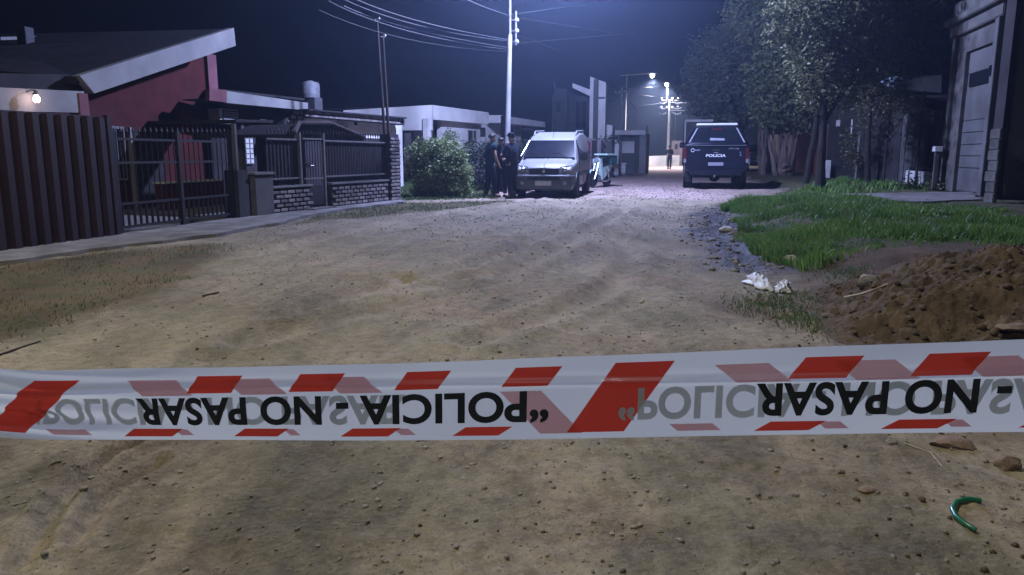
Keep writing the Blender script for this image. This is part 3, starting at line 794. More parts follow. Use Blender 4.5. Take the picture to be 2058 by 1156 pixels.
ghost_ink = mat('show_through_grey', (0.46, 0.49, 0.50), 0.42, (0.36, 0.39, 0.41), 10, coat=0.05)
def see_through(m_, f_):
    N_ = m_.node_tree.nodes; L_ = m_.node_tree.links; p_ = N_['Principled BSDF']; tr_ = N_.new('ShaderNodeBsdfTranslucent')
    L_.new(p_.inputs['Base Color'].links[0].from_socket, tr_.inputs['Color']); x_ = N_.new('ShaderNodeMixShader'); x_.inputs[0].default_value = f_
    L_.new(p_.outputs[0], x_.inputs[1]); L_.new(tr_.outputs[0], x_.inputs[2]); L_.new(x_.outputs[0], N_['Material Output'].inputs['Surface'])
for m_ in (red_print, pink_print, ghost_ink): see_through(m_, .42)
tp = thing('barrier_tape', 'white plastic police tape with red slanting stripes and upside-down black lettering, stretched across the foreground', 'barrier tape', (A2.x, A2.y, 0))
O3 = np.array([A2.x, A2.y, 0])
def tgrid(name, s0, s1, t0, t1, mt_, off, skew=0.0, ns=24, nt=14, curve=False):
    """strip of the tape between t0 and t1; skew = metres the upper edge is moved along s"""
    t = np.linspace(t0, t1, nt); u = np.linspace(0, 1, ns); T_, U_ = np.meshgrid(t, u, indexing='ij')
    f = (T_-t0)/(t1-t0)
    S_ = s0+(s1-s0)*U_ + skew*f
    v = (tape(S_, T_, off)-O3).reshape(-1, 3)
    i_ = np.arange((nt-1)*(ns-1)); a = (i_//(ns-1))*ns + i_ % (ns-1)
    return inst(name, npmesh(name, v, faces4=np.stack([a, a+1, a+ns+1, a+ns], 1), m=mt_, smooth=True), tp)
tgrid('film', -1.6, 3.2, 0, 1, mt, 0, 0, 900, 40)
OFF = 0.00035
for (a, b) in [(.316, .385), (.470, .534), (.620, .678), (.760, .818), (1.096, 1.157), (1.222, 1.282), (1.36, 1.42), (1.50, 1.56)]:
    tgrid('stripe', a, b, .66, .89, red_print, OFF*2, .018)
for (a, b) in [(.205, .285), (.383, .450), (.543, .61), (.697, .757), (1.062, 1.122), (1.198, 1.256), (1.335, 1.39), (-.10, -.03)]:
    tgrid('stripe', a, b, .055, .165, red_print, OFF*2, .018)
tgrid('slanting_stripe', -.045, .03, .07, .86, red_print, OFF*2, .112, 20, 30)
tgrid('slanting_stripe', .843, .912, .08, .91, red_print, OFF*2, .057, 20, 30)
for (a, b) in [(.245, .325), (.400, .468), (.545, .604), (1.04, 1.10), (1.168, 1.232), (1.294, 1.352)]:
    g = tgrid('show_through_stripe', a, b, .63, .84, pink_print, OFF, -.026); g['label'] = 'pink stripe of the back print showing through'
tgrid('show_through_slanting_stripe', .810, .862, .07, .60, pink_print, OFF, -.052, 20, 24)
for (a, b) in [(.08, .15), (.30, .32), (.47, .485), (.628, .648), (.975, 1.025), (1.14, 1.165), (1.27, 1.29)]:
    tgrid('show_through_stripe', a, b, .07, .155, pink_print, OFF, -.01)
def tape_text(txt, s0, wd, flip, mt_, off, name, tb=.585, cap=.375, bold=.032):
    v, f = text_geo(txt, 1.0, wd, bold, 1.04, sub=.12)
    ss = s0 - v[:, 0] if not flip else s0 + v[:, 0]
    w = tape(ss, tb - v[:, 1]*cap, off) - O3
    for ids, ff in islands(len(w), f):
        me = bpy.data.meshes.new(name); me.from_pydata([tuple(w[i]) for i in ids], [], ff); me.materials.append(mt_); me.update()
        inst(name, me, tp)
FULL = '\u201cPOLICIA - NO PASAR'
tape_text(FULL, .036, .60, True, ghost_ink, OFF*1.4, 'show_through_letter')
tape_text(FULL, .905, .485, True, ghost_ink, OFF*2.6, 'show_through_letter')
tape_text(FULL, .820, .587, False, ink, OFF*3.2, 'letter')
tape_text(FULL, 1.536, .474, False, ink, OFF*3.2, 'letter', tb=.595, cap=.37)
# ================================================================ buildings and fences, left side
class Fr:
    """upright working plane: x along the wall, y away to its left, z up"""
    def __init__(s, A, B):
        s.A = Vector(A); d = Vector(B)-s.A; s.a = math.atan2(d.y, d.x); s.u = Vector((math.cos(s.a), math.sin(s.a), 0)); s.n = Vector((-s.u.y, s.u.x, 0))
    def px(s, px_, py_, y=0.0):
        r = ray(px_, py_); o = s.A + s.n*y; t = o.xy.dot(s.n.xy)/r.xy.dot(s.n.xy)
        p = Vector((0, 0, H)) + r*t - s.A
        return (p.dot(s.u), p.z)
    def x(s, px_, y=0.0): return s.px(px_, 400, y)[0]
    def z(s, px_, py_, y=0.0): return s.px(px_, py_, y)[1]
    def pts(s, P_, y=0.0): return [s.px(a, b, y) for a, b in P_]
    def thing(s, name, label, cat, group=None): return thing(name, label, cat, s.A, s.a, group)
    def w(s, x, y, z=0.0): return s.A + s.u*x + s.n*y + Vector((0, 0, z))

F1 = Fr(G(0, 512), G(500, 440))
F2 = Fr(G(500, 440), G(800, 405))

# --- corrugated sheet gate
t = F1.thing('sheet_gate', 'tall dark red corrugated sheet gate at the far left of the pavement', 'gate')
xr = F1.x(229); zt = F1.z(100, 229); n = 11
pitch = 0.205
k = 0; x = xr - 0.04
while x > -2.6:
    # each pressed sheet rib: trapezoid profile
    prof = [(x-pitch, 0.02), (x-pitch*.72, 0.02), (x-pitch*.60, -0.035), (x-pitch*.18, -0.035), (x-pitch*.06, 0.02), (x, 0.02)]
    v = []; 
    for (a, b) in prof: v += [(a, b, 0.03), (a, b, zt)]
    for (a, b) in reversed(prof): v += [(a, b+.004, 0.03), (a, b+.004, zt)]
    m_ = len(v)//2
    f = [(2*i, 2*((i+1) % m_), 2*((i+1) % m_)+1, 2*i+1) for i in range(m_)]
    MB().add(v, f).build('sheet_rib', M['gate_sheet'], t)
    x -= pitch; k += 1
MB().box(-2.6, xr, .03, .07, zt-.05, zt+.012).build('top_rail', M['gate_sheet'], t)
MB().box(-2.6, xr, .03, .07, .1, .16).build('bottom_rail', M['gate_sheet'], t)
MB().box(xr-.03, xr+.035, -.035, .03, 0, zt+.03).build('gate_post', M['iron_pale'] if False else M['gate_sheet'], t)

def bars(Fm, x0, x1, step, z0f, z1f, y, parent, r=.009, spike=True, mt=None, skip=None):
    mt = mt or M['iron']
    b = MB(); b.tube([(0, 0, 0), (0, 0, 1)], r, 6)
    me = b.mesh('bar', mt)
    s = MB(); s.lathe([(r*.9, 0), (r*2.1, .025), (.001, .09)], n=6); sm = s.mesh('spike', mt)
    x = x0
    while x < x1:
        z0, z1 = z0f(x), z1f(x)
        inst('bar', me, parent, (x, y, z0), scale=(1, 1, z1-z0))
        if spike: inst('spike', sm, parent, (x, y, z1))
        x += step
def lin(Fm, a, b, y=0.0):
    (x0, z0), (x1, z1) = Fm.px(*a, y), Fm.px(*b, y)
    return lambda x: z0+(z1-z0)*(x-x0)/(x1-x0)
# --- spiked driveway gate
t = F1.thing('iron_gate', 'black spiked iron driveway gate in front of the red-walled house', 'gate')
top = lin(F1, (236, 268), (470, 268), .08); x0, x1 = F1.x(236, .08), F1.x(468, .08)
bars(F1, x0+.05, x1, .118, lambda x: .10, top, .08, t)
for zz_ in (.10, .42, .98, top(x0)-.09, ):
    MB().box(x0, x1, .065, .095, zz_, zz_+.035).build('rail', M['iron'], t)
for k in range(int((x1-x0)/.118)*2):
    x = x0+.02+k*.059
    if k % 2: MB().box(x-.006, x+.006, .072, .088, .13, .42).build('short_bar', M['iron'], t)
for x in (x0, x1, (x0+x1)/2):
    MB().box(x-.03, x+.03, .05, .11, .02, top(x)+.03).build('gate_post', M['iron'], t)

# --- pavement-side floor of the drive (behind gates)
MB().add([F1.w(-3, .1, .02), F1.w(4.9, .1, .02), F1.w(4.9, 12, .02), F1.w(-3, 12, .02)], [(0, 1, 2, 3)]).build('driveway', M['concrete'], kind='structure')
MB().add([F2.w(0, .2, .016), F2.w(5.6, .2, .016), F2.w(5.6, 7, .016), F2.w(0, 7, .016)], [(0, 1, 2, 3)]).build('yard', M['concrete'], kind='structure')

# --- house 1 : red wall, big slanting fascia
D1 = 3.6
t = F1.thing('red_house', 'house with dark red wall under a wide pale slanting fascia, behind the iron gate', 'house')
wl, wr = F1.x(-260, D1), F1.x(432, D1)
wp = F1.pts([(186, 188), (425, 104)], D1)
MB().prism([(wl, 0), (wr, 0), (wr, F1.z(432, 110, D1)), (wp[0][0], wp[0][1]+.05), (wl, wp[0][1]+.05)], D1, D1+.25).build('wall', M['red_wall'], t)
MB().box(wr, wr+.25, D1-.04, D1+7, 0, F1.z(432, 108, D1)-.1).build('side_wall', M['pink_wall'], t)
MB().box(wr-.02, wr+.32, D1-.07, D1-.04, 0, F1.z(432, 112, D1)).build('corner_pilaster', M['pink_wall'], t)
fy = D1-.9
fp = F1.pts([(160, 152), (470, 56), (474, 92), (190, 188)], fy)
MB().prism(fp, fy, fy+.16).build('slanting_fascia', M['fascia'], t)
# roof slab behind the fascia
a, b, c_, d = fp
MB().add([(a[0], fy+.1, a[1]-.02), (b[0], fy+.1, b[1]-.02), (b[0], fy+7, b[1]+.1), (a[0], fy+7, a[1]+.6),
          (a[0], fy+.1, a[1]-.14), (b[0], fy+.1, b[1]-.14), (b[0], fy+7, b[1]-.1), (a[0], fy+7, a[1]+.4)],
         [(0, 1, 2, 3), (7, 6, 5, 4), (0, 4, 5, 1), (1, 5, 6, 2), (2, 6, 7, 3), (3, 7, 4, 0)]).build('roof', M['roof'], t)
MB().prism(F1.pts([(-300, 84), (470, 60), (470, 64), (-300, 92)], fy+5), fy+5, fy+5.1).build('ridge_flashing', M['iron_pale'], t)
MB().prism([(wl, F1.z(0, 205, fy+.3)), (F1.x(190, fy+.3), F1.z(190, 203, fy+.3)), (F1.x(175, fy+.3), F1.z(165, 152, fy+.3)), (wl, F1.z(0, 180, fy+.3)+.1)], fy+.3, fy+4).build('porch_roof', M['roof'], t)
MB().prism([(F1.x(-200, fy), F1.z(0, 232, fy)), (F1.x(190, fy), F1.z(190, 228, fy)), (F1.x(190, fy), F1.z(190, 186, fy)), (F1.x(-200, fy), F1.z(0, 186, fy))], fy, fy+.14).build('porch_fascia', M['fascia'], t)
x_ = F1.x(188, fy); MB().box(x_-.12, x_+.08, fy-.02, fy+.2, 0, F1.z(188, 190, fy)).build('porch_pillar', M['pink_wall'], t)
# chimney
cx = F1.x(96, 7); cz = F1.z(96, 62, 7)
MB().bbox(cx-.12, cx+.12, 7, 7.25, cz-1.2, cz, .01).build('chimney', M['far_dark'], t)
# door, window with bars
wx = F1.x(248, D1); wzt, wzb = F1.z(248, 255, D1), F1.z(248, 362, D1)
w_ = MB(); w_.box(wx-.42, wx+.12, D1-.06, D1-.01, wzb, wzt); w_ = w_.build('window', M['fascia'], t)
MB().box(wx-.38, wx+.07, D1-.075, D1-.062, wzb+.05, wzt-.05).build('pane', M['glass_dark'], w_)
for k in range(5):
    MB().tube([(wx-.35+k*.1, D1-.10, wzb), (wx-.35+k*.1, D1-.10, wzt)], .008, 5).build('window_bar', M['fascia'], w_)
dx = F1.x(300, D1); dd = MB().box(dx-.42, dx+.5, D1-.05, D1-.005, 0.02, F1.z(300, 262, D1)).build('door', M['dark_panel'], t)
MB().box(dx-.47, dx-.42, D1-.07, D1-.005, 0.02, F1.z(300, 258, D1)).build('jamb', M['fascia'], dd)
# planter ledge seen through the bars
lx0, lx1 = F1.x(331, 2.6), F1.x(452, 2.6)
lw = F1.thing('garden_ledge', 'low red ledge with a pale tiled top inside the iron gate', 'ledge')
MB().box(lx0, lx1, 2.6, 2.8, 0, F1.z(390, 363, 2.6)-.04).build('ledge_wall', M['red_wall'], lw)
me_ = MB().box(-.09, .09, -.03, .25, 0, .035).mesh('coping_tile', M['white_wall'])
x = lx0+.1
while x < lx1: inst('coping_tile', me_, lw, (x, 2.6, F1.z(390, 363, 2.6)-.035)); x += .195
# porch lamp
pl_ = F1.px(68, 198, fy-.12)
pt = thing('porch_lamp', 'lit bare porch bulb shining on the pale fascia of the red house', 'lamp', F1.w(pl_[0], fy-.17, pl_[1]), F1.a)
MB().lathe([(.025, -.06), (.045, -.035), (.05, -.005), (.035, .03), (.02, .05)], n=14).build('bulb', M['bulb_warm'], pt, smooth=True)
MB().lathe([(.05, .05), (.05, .075), (.03, .085), (.03, .12)], n=14).build('holder', M['iron_pale'], pt)
MB().tube([(0, 0, .12), (0, .09, .13), (0, .17, .10)], .012, 6).build('bracket', M['iron_pale'], pt)
ld = bpy.data.lights.new('porch_light', 'POINT'); ld.energy = 0.8; ld.color = (1.0, .62, .58); ld.shadow_soft_size = .05
lo = bpy.data.objects.new('porch_light', ld); COL.objects.link(lo); lo.parent = pt; lo.location = (0, -.09, 0)

# --- house 2 : flat eave, AC, stone gable
D2 = 3.9
t = F2.thing('eaved_house', 'low house with long pale eave board, air conditioner and dark wall beside the red house', 'house')
x0, x1 = F2.x(424, D2), F2.x(618, D2)
MB().box(x0+.12, x1+.2, D2, D2+.2, 0, F2.z(520, 205, D2)).build('wall', M['dark_wall'], t)
ey = D2-.75
MB().prism(F2.pts([(421, 178), (456, 181), (456, 206), (421, 202)], ey-.02), ey-.02, ey+.1).build('fascia_end', M['pink_wall'], t)
MB().prism(F2.pts([(456, 183), (619, 207), (619, 222), (456, 207)], ey), ey, ey+.1).build('eave_board', M['fascia'], t)
MB().prism(F2.pts([(452, 180), (612, 198), (612, 202), (452, 185)], ey+.3), ey+.3, ey+4).build('roof', M['roof'], t)
MB().prism(F2.pts([(421, 200), (619, 221), (619, 217), (421, 198)], ey), ey+.1, D2).build('soffit', M['dark_wall'], t)
MB().prism(F2.pts([(548, 272), (586, 224), (617, 221), (617, 240), (575, 262), (556, 280)], D2-.5), D2-.5, D2-.35).build('stone_gable', M['mortar'], t)
# air conditioner
ax, az = F2.px(442, 248, D2-.35); bx, bz = F2.px(479, 221, D2-.35)
ac = F2.thing('air_conditioner', 'white boxy air conditioner under the eave of the low house', 'air conditioner')
MB().bbox(ax, bx, D2-.35, D2-.02, az, bz, .015).build('casing', M['white_plastic'], ac)
MB().box(ax+.10, bx-.03, D2-.362, D2-.352, az+.03, bz-.03).build('grille', M['dark_panel'], ac)
for k in range(6):
    z_ = az+.06+k*(bz-az-.1)/6; MB().box(ax+.11, bx-.04, D2-.372, D2-.363, z_, z_+.012).build('louvre', M['white_plastic'], ac)
MB().box(ax, bx, D2-.2, D2-.02, az-.04, az-.005).build('bracket', M['iron'], ac)
# porch window with panes, columns
wx0, wx1 = F2.x(478, D2), F2.x(512, D2); z0, z1 = F2.z(495, 330, D2), F2.z(495, 258, D2)
w_ = MB().box(wx0, wx1, D2-.05, D2-.005, z0, z1).build('window', M['fascia'], t)
nx_, nz_ = 4, 7
pm = MB().box(0, (wx1-wx0)/nx_-.05, 0, .01, 0, (z1-z0)/nz_-.03).mesh('pane', M['white_plastic'])
for i in range(nx_):
    for j in range(nz_): inst('pane', pm, w_, (wx0+.03+i*(wx1-wx0)/nx_, D2-.065, z0+.02+j*(z1-z0)/nz_))
for (pa, pb_) in ((493, 500), (532, 545)):
    a, b = F2.x(pa, 1.6), F2.x(pb_, 1.6)
    MB().bbox(a, b, 1.6, 1.75, 0, F2.z(pa, 240, 1.6), .01).build('porch_column', M['grey_wall'], t)
    
MB().prism(F2.pts([(470, 240), (545, 242), (545, 247), (470, 246)], 1.6), 1.55, D2).build('porch_beam', M['dark_wall'], t)
# stones of the gable
sm_ = MB().bbox(-.12, .12, -.03, .02, -.055, .055, .015).mesh('stone', M['brick'])
gp_ = F2.pts([(550, 272), (587, 226), (612, 223), (612, 238), (575, 258), (558, 277)], D2-.5)
zz_ = min(p[1] for p in gp_)
row = 0
while zz_ < max(p[1] for p in gp_):
    x = min(p[0] for p in gp_) + (row % 2)*.13
    while x < max(p[0] for p in gp_):
        if inpoly(np.array([x]), np.array([zz_]), gp_)[0]: inst('stone', sm_, t, (x, D2-.51, zz_), scale=(rng.uniform(.8, 1.05), 1, rng.uniform(.8, 1)))
        x += .27
    zz_ += .135; row += 1
# water tank
wx_, wz_ = F2.px(624, 197, D2+2); wt = F2.z(624, 163, D2+2)
tk = F2.thing('water_tank', 'round grey rooftop water tank behind the long pale eave', 'water tank')
r_ = abs(F2.x(637, D2+2)-F2.x(611, D2+2))/2*.86
MB().lathe([(r_, wz_), (r_*1.0, wz_+.1), (r_*1.02, wz_+.12), (r_, wz_+.14), (r_, wt-.12), (r_*.9, wt-.05), (r_*.4, wt-.02), (r_*.38, wt), (.01, wt+.01)], n=20, c=(wx_, D2+2, 0)).build('drum', M['tank'], tk, smooth=True)
MB().box(wx_-r_*.7, wx_+r_*.7, D2+2-.3, D2+2.3, wz_-1.1, wz_).build('stand', M['far_dark'], tk)

# --- house 3 : stone fascia band, white strip
D3 = 3.4
t = F2.thing('white_strip_house', 'low white house with a stone roof band, seen over the brick fence', 'house')
pA = F2.pts([(621, 221), (813, 238), (813, 252), (621, 237)], D3-.4)
MB().prism(pA, D3-.4, D3-.2).build('roof_band', M['mortar'], t)
MB().prism(F2.pts([(618, 219), (815, 236), (815, 239), (618, 222)], D3-.5), D3-.55, D3+6).build('roof', M['roof'], t)
st = MB().bbox(-.15, .15, -.02, .02, -.06, .06, .012).mesh('band_stone', M['brick'])
for k in range(44):
    u_ = k/44; 
    for rw in range(2):
        px_ = 624+u_*186; zb_ = F2.z(px_, 236.5+u_*15, D3-.41); zt_ = F2.z(px_, 222+u_*16.5, D3-.41)
        inst('band_stone', st, t, (F2.x(px_, D3-.41)+(rw % 2)*.09, D3-.41, zb_+(zt_-zb_)*(.27+.48*rw)), scale=(.44, 1, rng.uniform(.75, .95)*(zt_-zb_)/.30))
MB().box(F2.x(618, D3), F2.x(806, D3), D3, D3+.2, F2.z(700, 276, D3), F2.z(700, 238, D3)).build('wall', M['white_wall'], t)
MB().box(F2.x(618, D3), F2.x(806, D3), D3, D3+.2, 0, F2.z(700, 276, D3)-.002).build('lower_wall', M['dark_wall'], t)
MB().box(F2.x(806, D3), F2.x(806, D3)+.2, D3, D3+6, 0, F2.z(806, 250, D3)).build('side_wall', M['white_wall'], t)
wx0, wx1 = F2.x(684, D3), F2.x(703, D3); z0, z1 = F2.z(690, 272, D3), F2.z(690, 252, D3)
w_ = MB().box(wx0, wx1, D3-.04, D3-.005, z0, z1).build('window', M['dark_panel'], t)
for k in range(5):
    z_ = z0+.03+k*(z1-z0)/5; MB().box(wx0-.03, wx1+.03, D3-.075, D3-.05, z_, z_+.03).build('window_bar', M['white_plastic'], w_)
MB().box(wx0-.06, wx0-.01, D3-.07, D3-.005, z0, z1+.03).build('window_frame', M['white_plastic'], w_)
bx_, bz_ = F2.px(715, 245, D3-.1)
MB().lathe([(.05, 0), (.05, .12), (.03, .16)], n=8, c=(bx_, D3-.1, bz_-.1)).build('wall_lamp', M['dark_panel'], t)

# --- gate canopy (small tiled hip roof over the gate)
t = F2.thing('gate_canopy', 'small dark tiled canopy with sloping ends above the brick fence gate', 'canopy')
cp = F2.pts([(556, 270), (592, 250), (655, 250), (700, 278)], .5)
cy0, cy1 = .1, 2.4
(ax, az), (bx, bz), (cx, cz), (dx, dz) = cp
MB().add([(ax, cy0, az), (bx, cy0+.3, bz), (cx, cy0+.3, cz), (dx, cy0, dz), (ax, cy1, az), (bx, cy1, bz), (cx, cy1, cz), (dx, cy1, dz),
          (ax, cy0, az-.06), (bx, cy0+.3, bz-.07), (cx, cy0+.3, cz-.07), (dx, cy0, dz-.06), (ax, cy1, az-.06), (bx, cy1, bz-.07), (cx, cy1, cz-.07), (dx, cy1, dz-.06)],
         [(0, 1, 5, 4), (1, 2, 6, 5), (2, 3, 7, 6), (8, 12, 13, 9), (9, 13, 14, 10), (10, 14, 15, 11), (0, 8, 9, 1), (1, 9, 10, 2), (2, 10, 11, 3), (4, 5, 13, 12), (5, 6, 14, 13), (6, 7, 15, 14), (0, 4, 12, 8), (3, 11, 15, 7)]).build('canopy_slab', M['roof'], t)
tm = MB().lathe([(.045, 0), (.055, 1)], axis='y', n=8).mesh('ridge_tile', M['tile'], True)
for (p, q_) in (((ax, cy0, az), (bx, cy0+.3, bz)), ((cx, cy0+.3, cz), (dx, cy0, dz)), ((bx, cy0+.3, bz), (cx, cy0+.3, cz))):
    p, q_ = Vector(p), Vector(q_); n = max(3, int((q_-p).length/.16))
    for k in range(n):
        s0 = p.lerp(q_, k/n); d_ = (q_-p)/n
        o = inst('ridge_tile', tm, t, s0+Vector((0, 0, .02)), scale=(1, d_.length*1.1, 1)); o.rotation_euler = d_.to_track_quat('Y', 'Z').to_euler()
for x_ in (ax+.25, dx-.25):
    MB().box(x_-.05, x_+.05, .25, .35, 0, min(az, dz)+.05).build('canopy_post', M['dark_wall'], t)

# --- brick fence F2
t = F2.thing('brick_fence', 'low pale brick fence with black iron railings above, a narrow gate and a concrete pillar', 'fence')
bm1 = MB().bbox(-.1, .1, -.012, .03, -.03, .03, .006).mesh('brick', M['brick'])
def brickwall(pxa, pxb, ztf, y0=0.0, z0=.05, yb=.14):
    xa, xb_ = F2.x(pxa), F2.x(pxb)
    MB().prism([(xa, 0), (xb_, 0), (xb_, ztf(xb_)), (xa, ztf(xa))], y0+.02, y0+yb).build('wall_core', M['mortar'], t)
    z = z0+.04; r = 0
    while z < min(ztf(xa), ztf(xb_))-.03:
        x = xa+.11+(r % 2)*.12
        while x < xb_-.06:
            inst('brick', bm1, t, (x, y0+.005+rng.uniform(-.004, .004), z), scale=(rng.uniform(.88, 1.02), 1, rng.uniform(.85, 1.05)))
            x += .232
        z += .082; r += 1
    MB().prism([(xa-.02, ztf(xa)), (xb_+.02, ztf(xb_)), (xb_+.02, ztf(xb_)+.035), (xa-.02, ztf(xa)+.035)], y0-.02, y0+yb+.02).build('coping', M['concrete'], t)
zf = lin(F2, (548, 379), (762, 365))
brickwall(547, 628, zf); brickwall(668, 782, zf)
x0, x1 = F2.x(509), F2.x(546)
MB().bbox(x0, x1, -.06, .3, 0, F2.z(520, 352), .012).build('stone_pillar', M['grey_wall'], t)
MB().bbox(x0-.03, x1+.03, -.09, .33, F2.z(520, 352), F2.z(520, 352)+.05, .01).build('pillar_cap', M['concrete'], t)
x0 = F2.x(785); x1 = F2.x(802); pz = F2.z(790, 270)
MB().box(x0, x1, -.03, .25, 0, pz).build('corner_pillar', M['mortar'], t)
z = .08; r = 0
while z < pz-.04:
    for q_ in ((.25, .75) if r % 2 else (.15, .5, .85)):
        inst('brick', bm1, t, (x0+(x1-x0)*q_, -.04, z), scale=(min(1, (x1-x0)/.24)*rng.uniform(.8, 1.0), 1, rng.uniform(.85, 1.05)))
    z += .082; r += 1
top = lin(F2, (556, 266), (782, 277)); r1 = lin(F2, (559, 279), (758, 286)); r2 = lin(F2, (551, 360), (758, 350))
for (a, b) in ((549, 612), (662, 784)):
    xa, xb_ = F2.x(a), F2.x(b)
    bars(F2, xa+.04, xb_, .105, lambda x: zf(x)+.03, top, .08, t, .0075)
    for rf in (r1, r2):
        MB().prism([(xa, rf(xa)-.018), (xb_, rf(xb_)-.018), (xb_, rf(xb_)+.012), (xa, rf(xa)+.012)], .055, .075).build('rail', M['iron_pale'], t)
    MB().prism([(xa, zf(xa)+.05), (xb_, zf(xb_)+.05), (xb_, r1(xb_)), (xa, r1(xa))], .1, .108).build('backing_sheet', M['dark_panel'], t)
for p_, zt_ in ((612, 266), (659, 268)):
    x = F2.x(p_); MB().box(x-.022, x+.022, .03, .09, .05, F2.z(p_, zt_)).build('fence_post', M['iron_pale'], t)
# narrow gate
xa, xb_ = F2.x(616)+.02, F2.x(656)-.02
g = F2.thing('narrow_gate', 'narrow black iron garden gate between the two brick walls', 'gate')
bars(F2, xa+.04, xb_, .09, lambda x: .14, lambda x: F2.z(635, 272), .05, g, .0075)
MB().box(xa, xb_, .035, .045, .12, F2.z(640, 372)).build('lower_panel', M['dark_panel'], g)
for z_ in (F2.z(640, 360), F2.z(635, 281)): MB().box(xa, xb_, .03, .06, z_, z_+.03).build('rail', M['iron_pale'], g)
hx, hz_ = F2.px(620, 333, .0); lk = MB().bbox(hx-.04, hx+.06, .0, .03, hz_-.04, hz_+.05, .005).build('lock', M['iron'], g)
MB().tube([(hx+.03, 0, hz_), (hx+.03, -.04, hz_), (hx+.12, -.04, hz_)], .009, 6).build('handle', M['chrome'], lk)
MB().box(xa-.05, xb_+.05, -.2, .25, .0, .07).build('doorstep', M['concrete'], g)
# pillar left of it (end of the driveway gate)
t = F1.thing('gate_pillar', 'slim dark rendered pillar at the right end of the spiked driveway gate', 'pillar')
xa, xb_ = F1.x(478), F1.x(500)
MB().bbox(xa, xb_, -.02, .24, 0, F1.z(488, 342), .012).build('shaft', M['dark_wall'], t)
MB().box(xa+.03, xa+.09, .0, .06, F1.z(488, 342), F1.z(488, 250)).build('tall_post', M['grey_wall'], t)
# shrub silhouette in the drive
# two leaning dark poles
for (a, b, lb) in (((757, 36), (775, 300), 'tall thin leaning dark pole, left one of the two behind the brick fence'), ((769, 70), (783, 300), 'thin dark pole just right of the taller leaning one behind the brick fence')):
    d_ = 1.2; (x0, z0), (x1, z1) = F2.px(*a, d_), F2.px(*b, d_)
    k = (z1)/(z1-z0); xg = x1+(x0-x1)*(-k)*-1 if False else x1-(x0-x1)*(z1/(z0-z1))
    t = thing('thin_pole', lb, 'pole', F2.w(xg, d_, 0), F2.a, 'thin leaning poles behind the brick fence')
    MB().tube([(0, 0, 0), (x0-xg, 0, z0)], .045, 10, .03).build('shaft', M['wood_dark'], t, smooth=True)
    MB().tube([(x0-xg-.12, 0, z0-.06), (x0-xg+.14, 0, z0-.04)], .012, 6).build('crossarm', M['iron_pale'], t)
    MB().lathe([(.02, 0), (.035, .02), (.02, .05), (.03, .07)], n=8, c=(x0-xg+.12, 0, z0-.03)).build('insulator', M['porcelain'], t)

# ================================================================ houses beyond
class Wl:
    """frame facing the camera at given px pair and depth"""
F3 = Fr(P(800, 330, 27.0) - Vector((0, 0, P(800, 330, 27.0).z)), P(985, 330, 33.5) - Vector((0, 0, P(985, 330, 33.5).z)))
t = F3.thing('white_house', 'white flat-roofed bungalow with a deep fascia and dark porch behind the rounded bush', 'house')
MB().prism(F3.pts([(868, 211), (982, 226), (982, 250), (868, 240)], 0), 0, .2).build('deep_fascia', M['white_wall'], t)
MB().prism(F3.pts([(868, 212), (982, 227), (982, 229), (868, 214)], 0), .2, 8).build('roof', M['roof'], t)
x0 = F3.x(868, 0)
# gable side wall towards the camera, left
pB = [P(868, 211, 29.2), P(870, 320, 29.2)]
for pl_pts, mt_, nm in (([(690, 222), (868, 211), (868, 262), (800, 262), (800, 240), (690, 232)], M['white_wall'], 'side_gable'),):
    FS = Fr(F3.w(x0-.02, 0), F3.w(x0-.02, 0)+Vector((-1, .12, 0)))
    o = MB()
    q_ = FS.pts(pl_pts, 0); vv = [FS.w(a, 0, b) for a, b in q_]; vb = [FS.w(a, -.2, b) for a, b in q_]
    Mi = (Matrix.Translation(F3.A) @ Matrix.Rotation(F3.a, 4, 'Z')).inverted()
    n = len(vv); o.add([Mi @ v for v in vv+vb], [tuple(range(n)), tuple(range(2*n-1, n-1, -1))]+[(i, i+n, (i+1) % n+n, (i+1) % n) for i in range(n)])
    o.build(nm, mt_, t)
    q_ = FS.pts([(812, 262), (868, 262), (868, 330), (812, 330)], -.1); vv = [FS.w(a, -.15, max(b, 0)) for a, b in q_]; vb = [FS.w(a, -.35, max(b, 0)) for a, b in q_]
    o = MB(); n = 4; o.add([Mi @ v for v in vv+vb], [tuple(range(n)), tuple(range(2*n-1, n-1, -1))]+[(i, i+n, (i+1) % n+n, (i+1) % n) for i in range(n)])
    o.build('lower_wall', M['grey_wall'], t)
    q_ = FS.pts([(831, 262), (850, 262), (850, 285), (831, 285)], 0); vv = [FS.w(a, .02, b) for a, b in q_]; vb = [FS.w(a, -.1, b) for a, b in q_]
    o = MB(); o.add([Mi @ v for v in vv+vb], [tuple(range(n)), tuple(range(2*n-1, n-1, -1))]+[(i, i+n, (i+1) % n+n, (i+1) % n) for i in range(n)])
    o.build('window', M['dark_panel'], t)
MB().bbox(F3.x(863), F3.x(870), 0, .25, 0, F3.z(866, 238), .02).build('porch_column', M['white_wall'], t)
MB().prism([(F3.x(868, 2.5), 0), (F3.x(906, 2.5), 0), (F3.x(906, 2.5), F3.z(900, 238, 2.5)), (F3.x(868, 2.5), F3.z(880, 238, 2.5))], 2.5, 2.7).build('porch_back_wall', M['grey_wall'], t)
x_, z_ = F3.px(872, 330, 2.4); MB().box(F3.x(872, 2.4), F3.x(903, 2.4), 2.42, 2.48, 0, F3.z(890, 262, 2.4)).build('porch_door', M['dark_panel'], t)
MB().box(F3.x(904), F3.x(982), .35, .55, 0, F3.z(940, 243)).build('front_wall', M['white_wall'], t)
a, b = F3.px(943, 285, .3), F3.px(956, 263, .3)
w_ = MB().box(a[0], b[0], .28, .345, a[1], b[1]).build('window', M['dark_panel'], t)
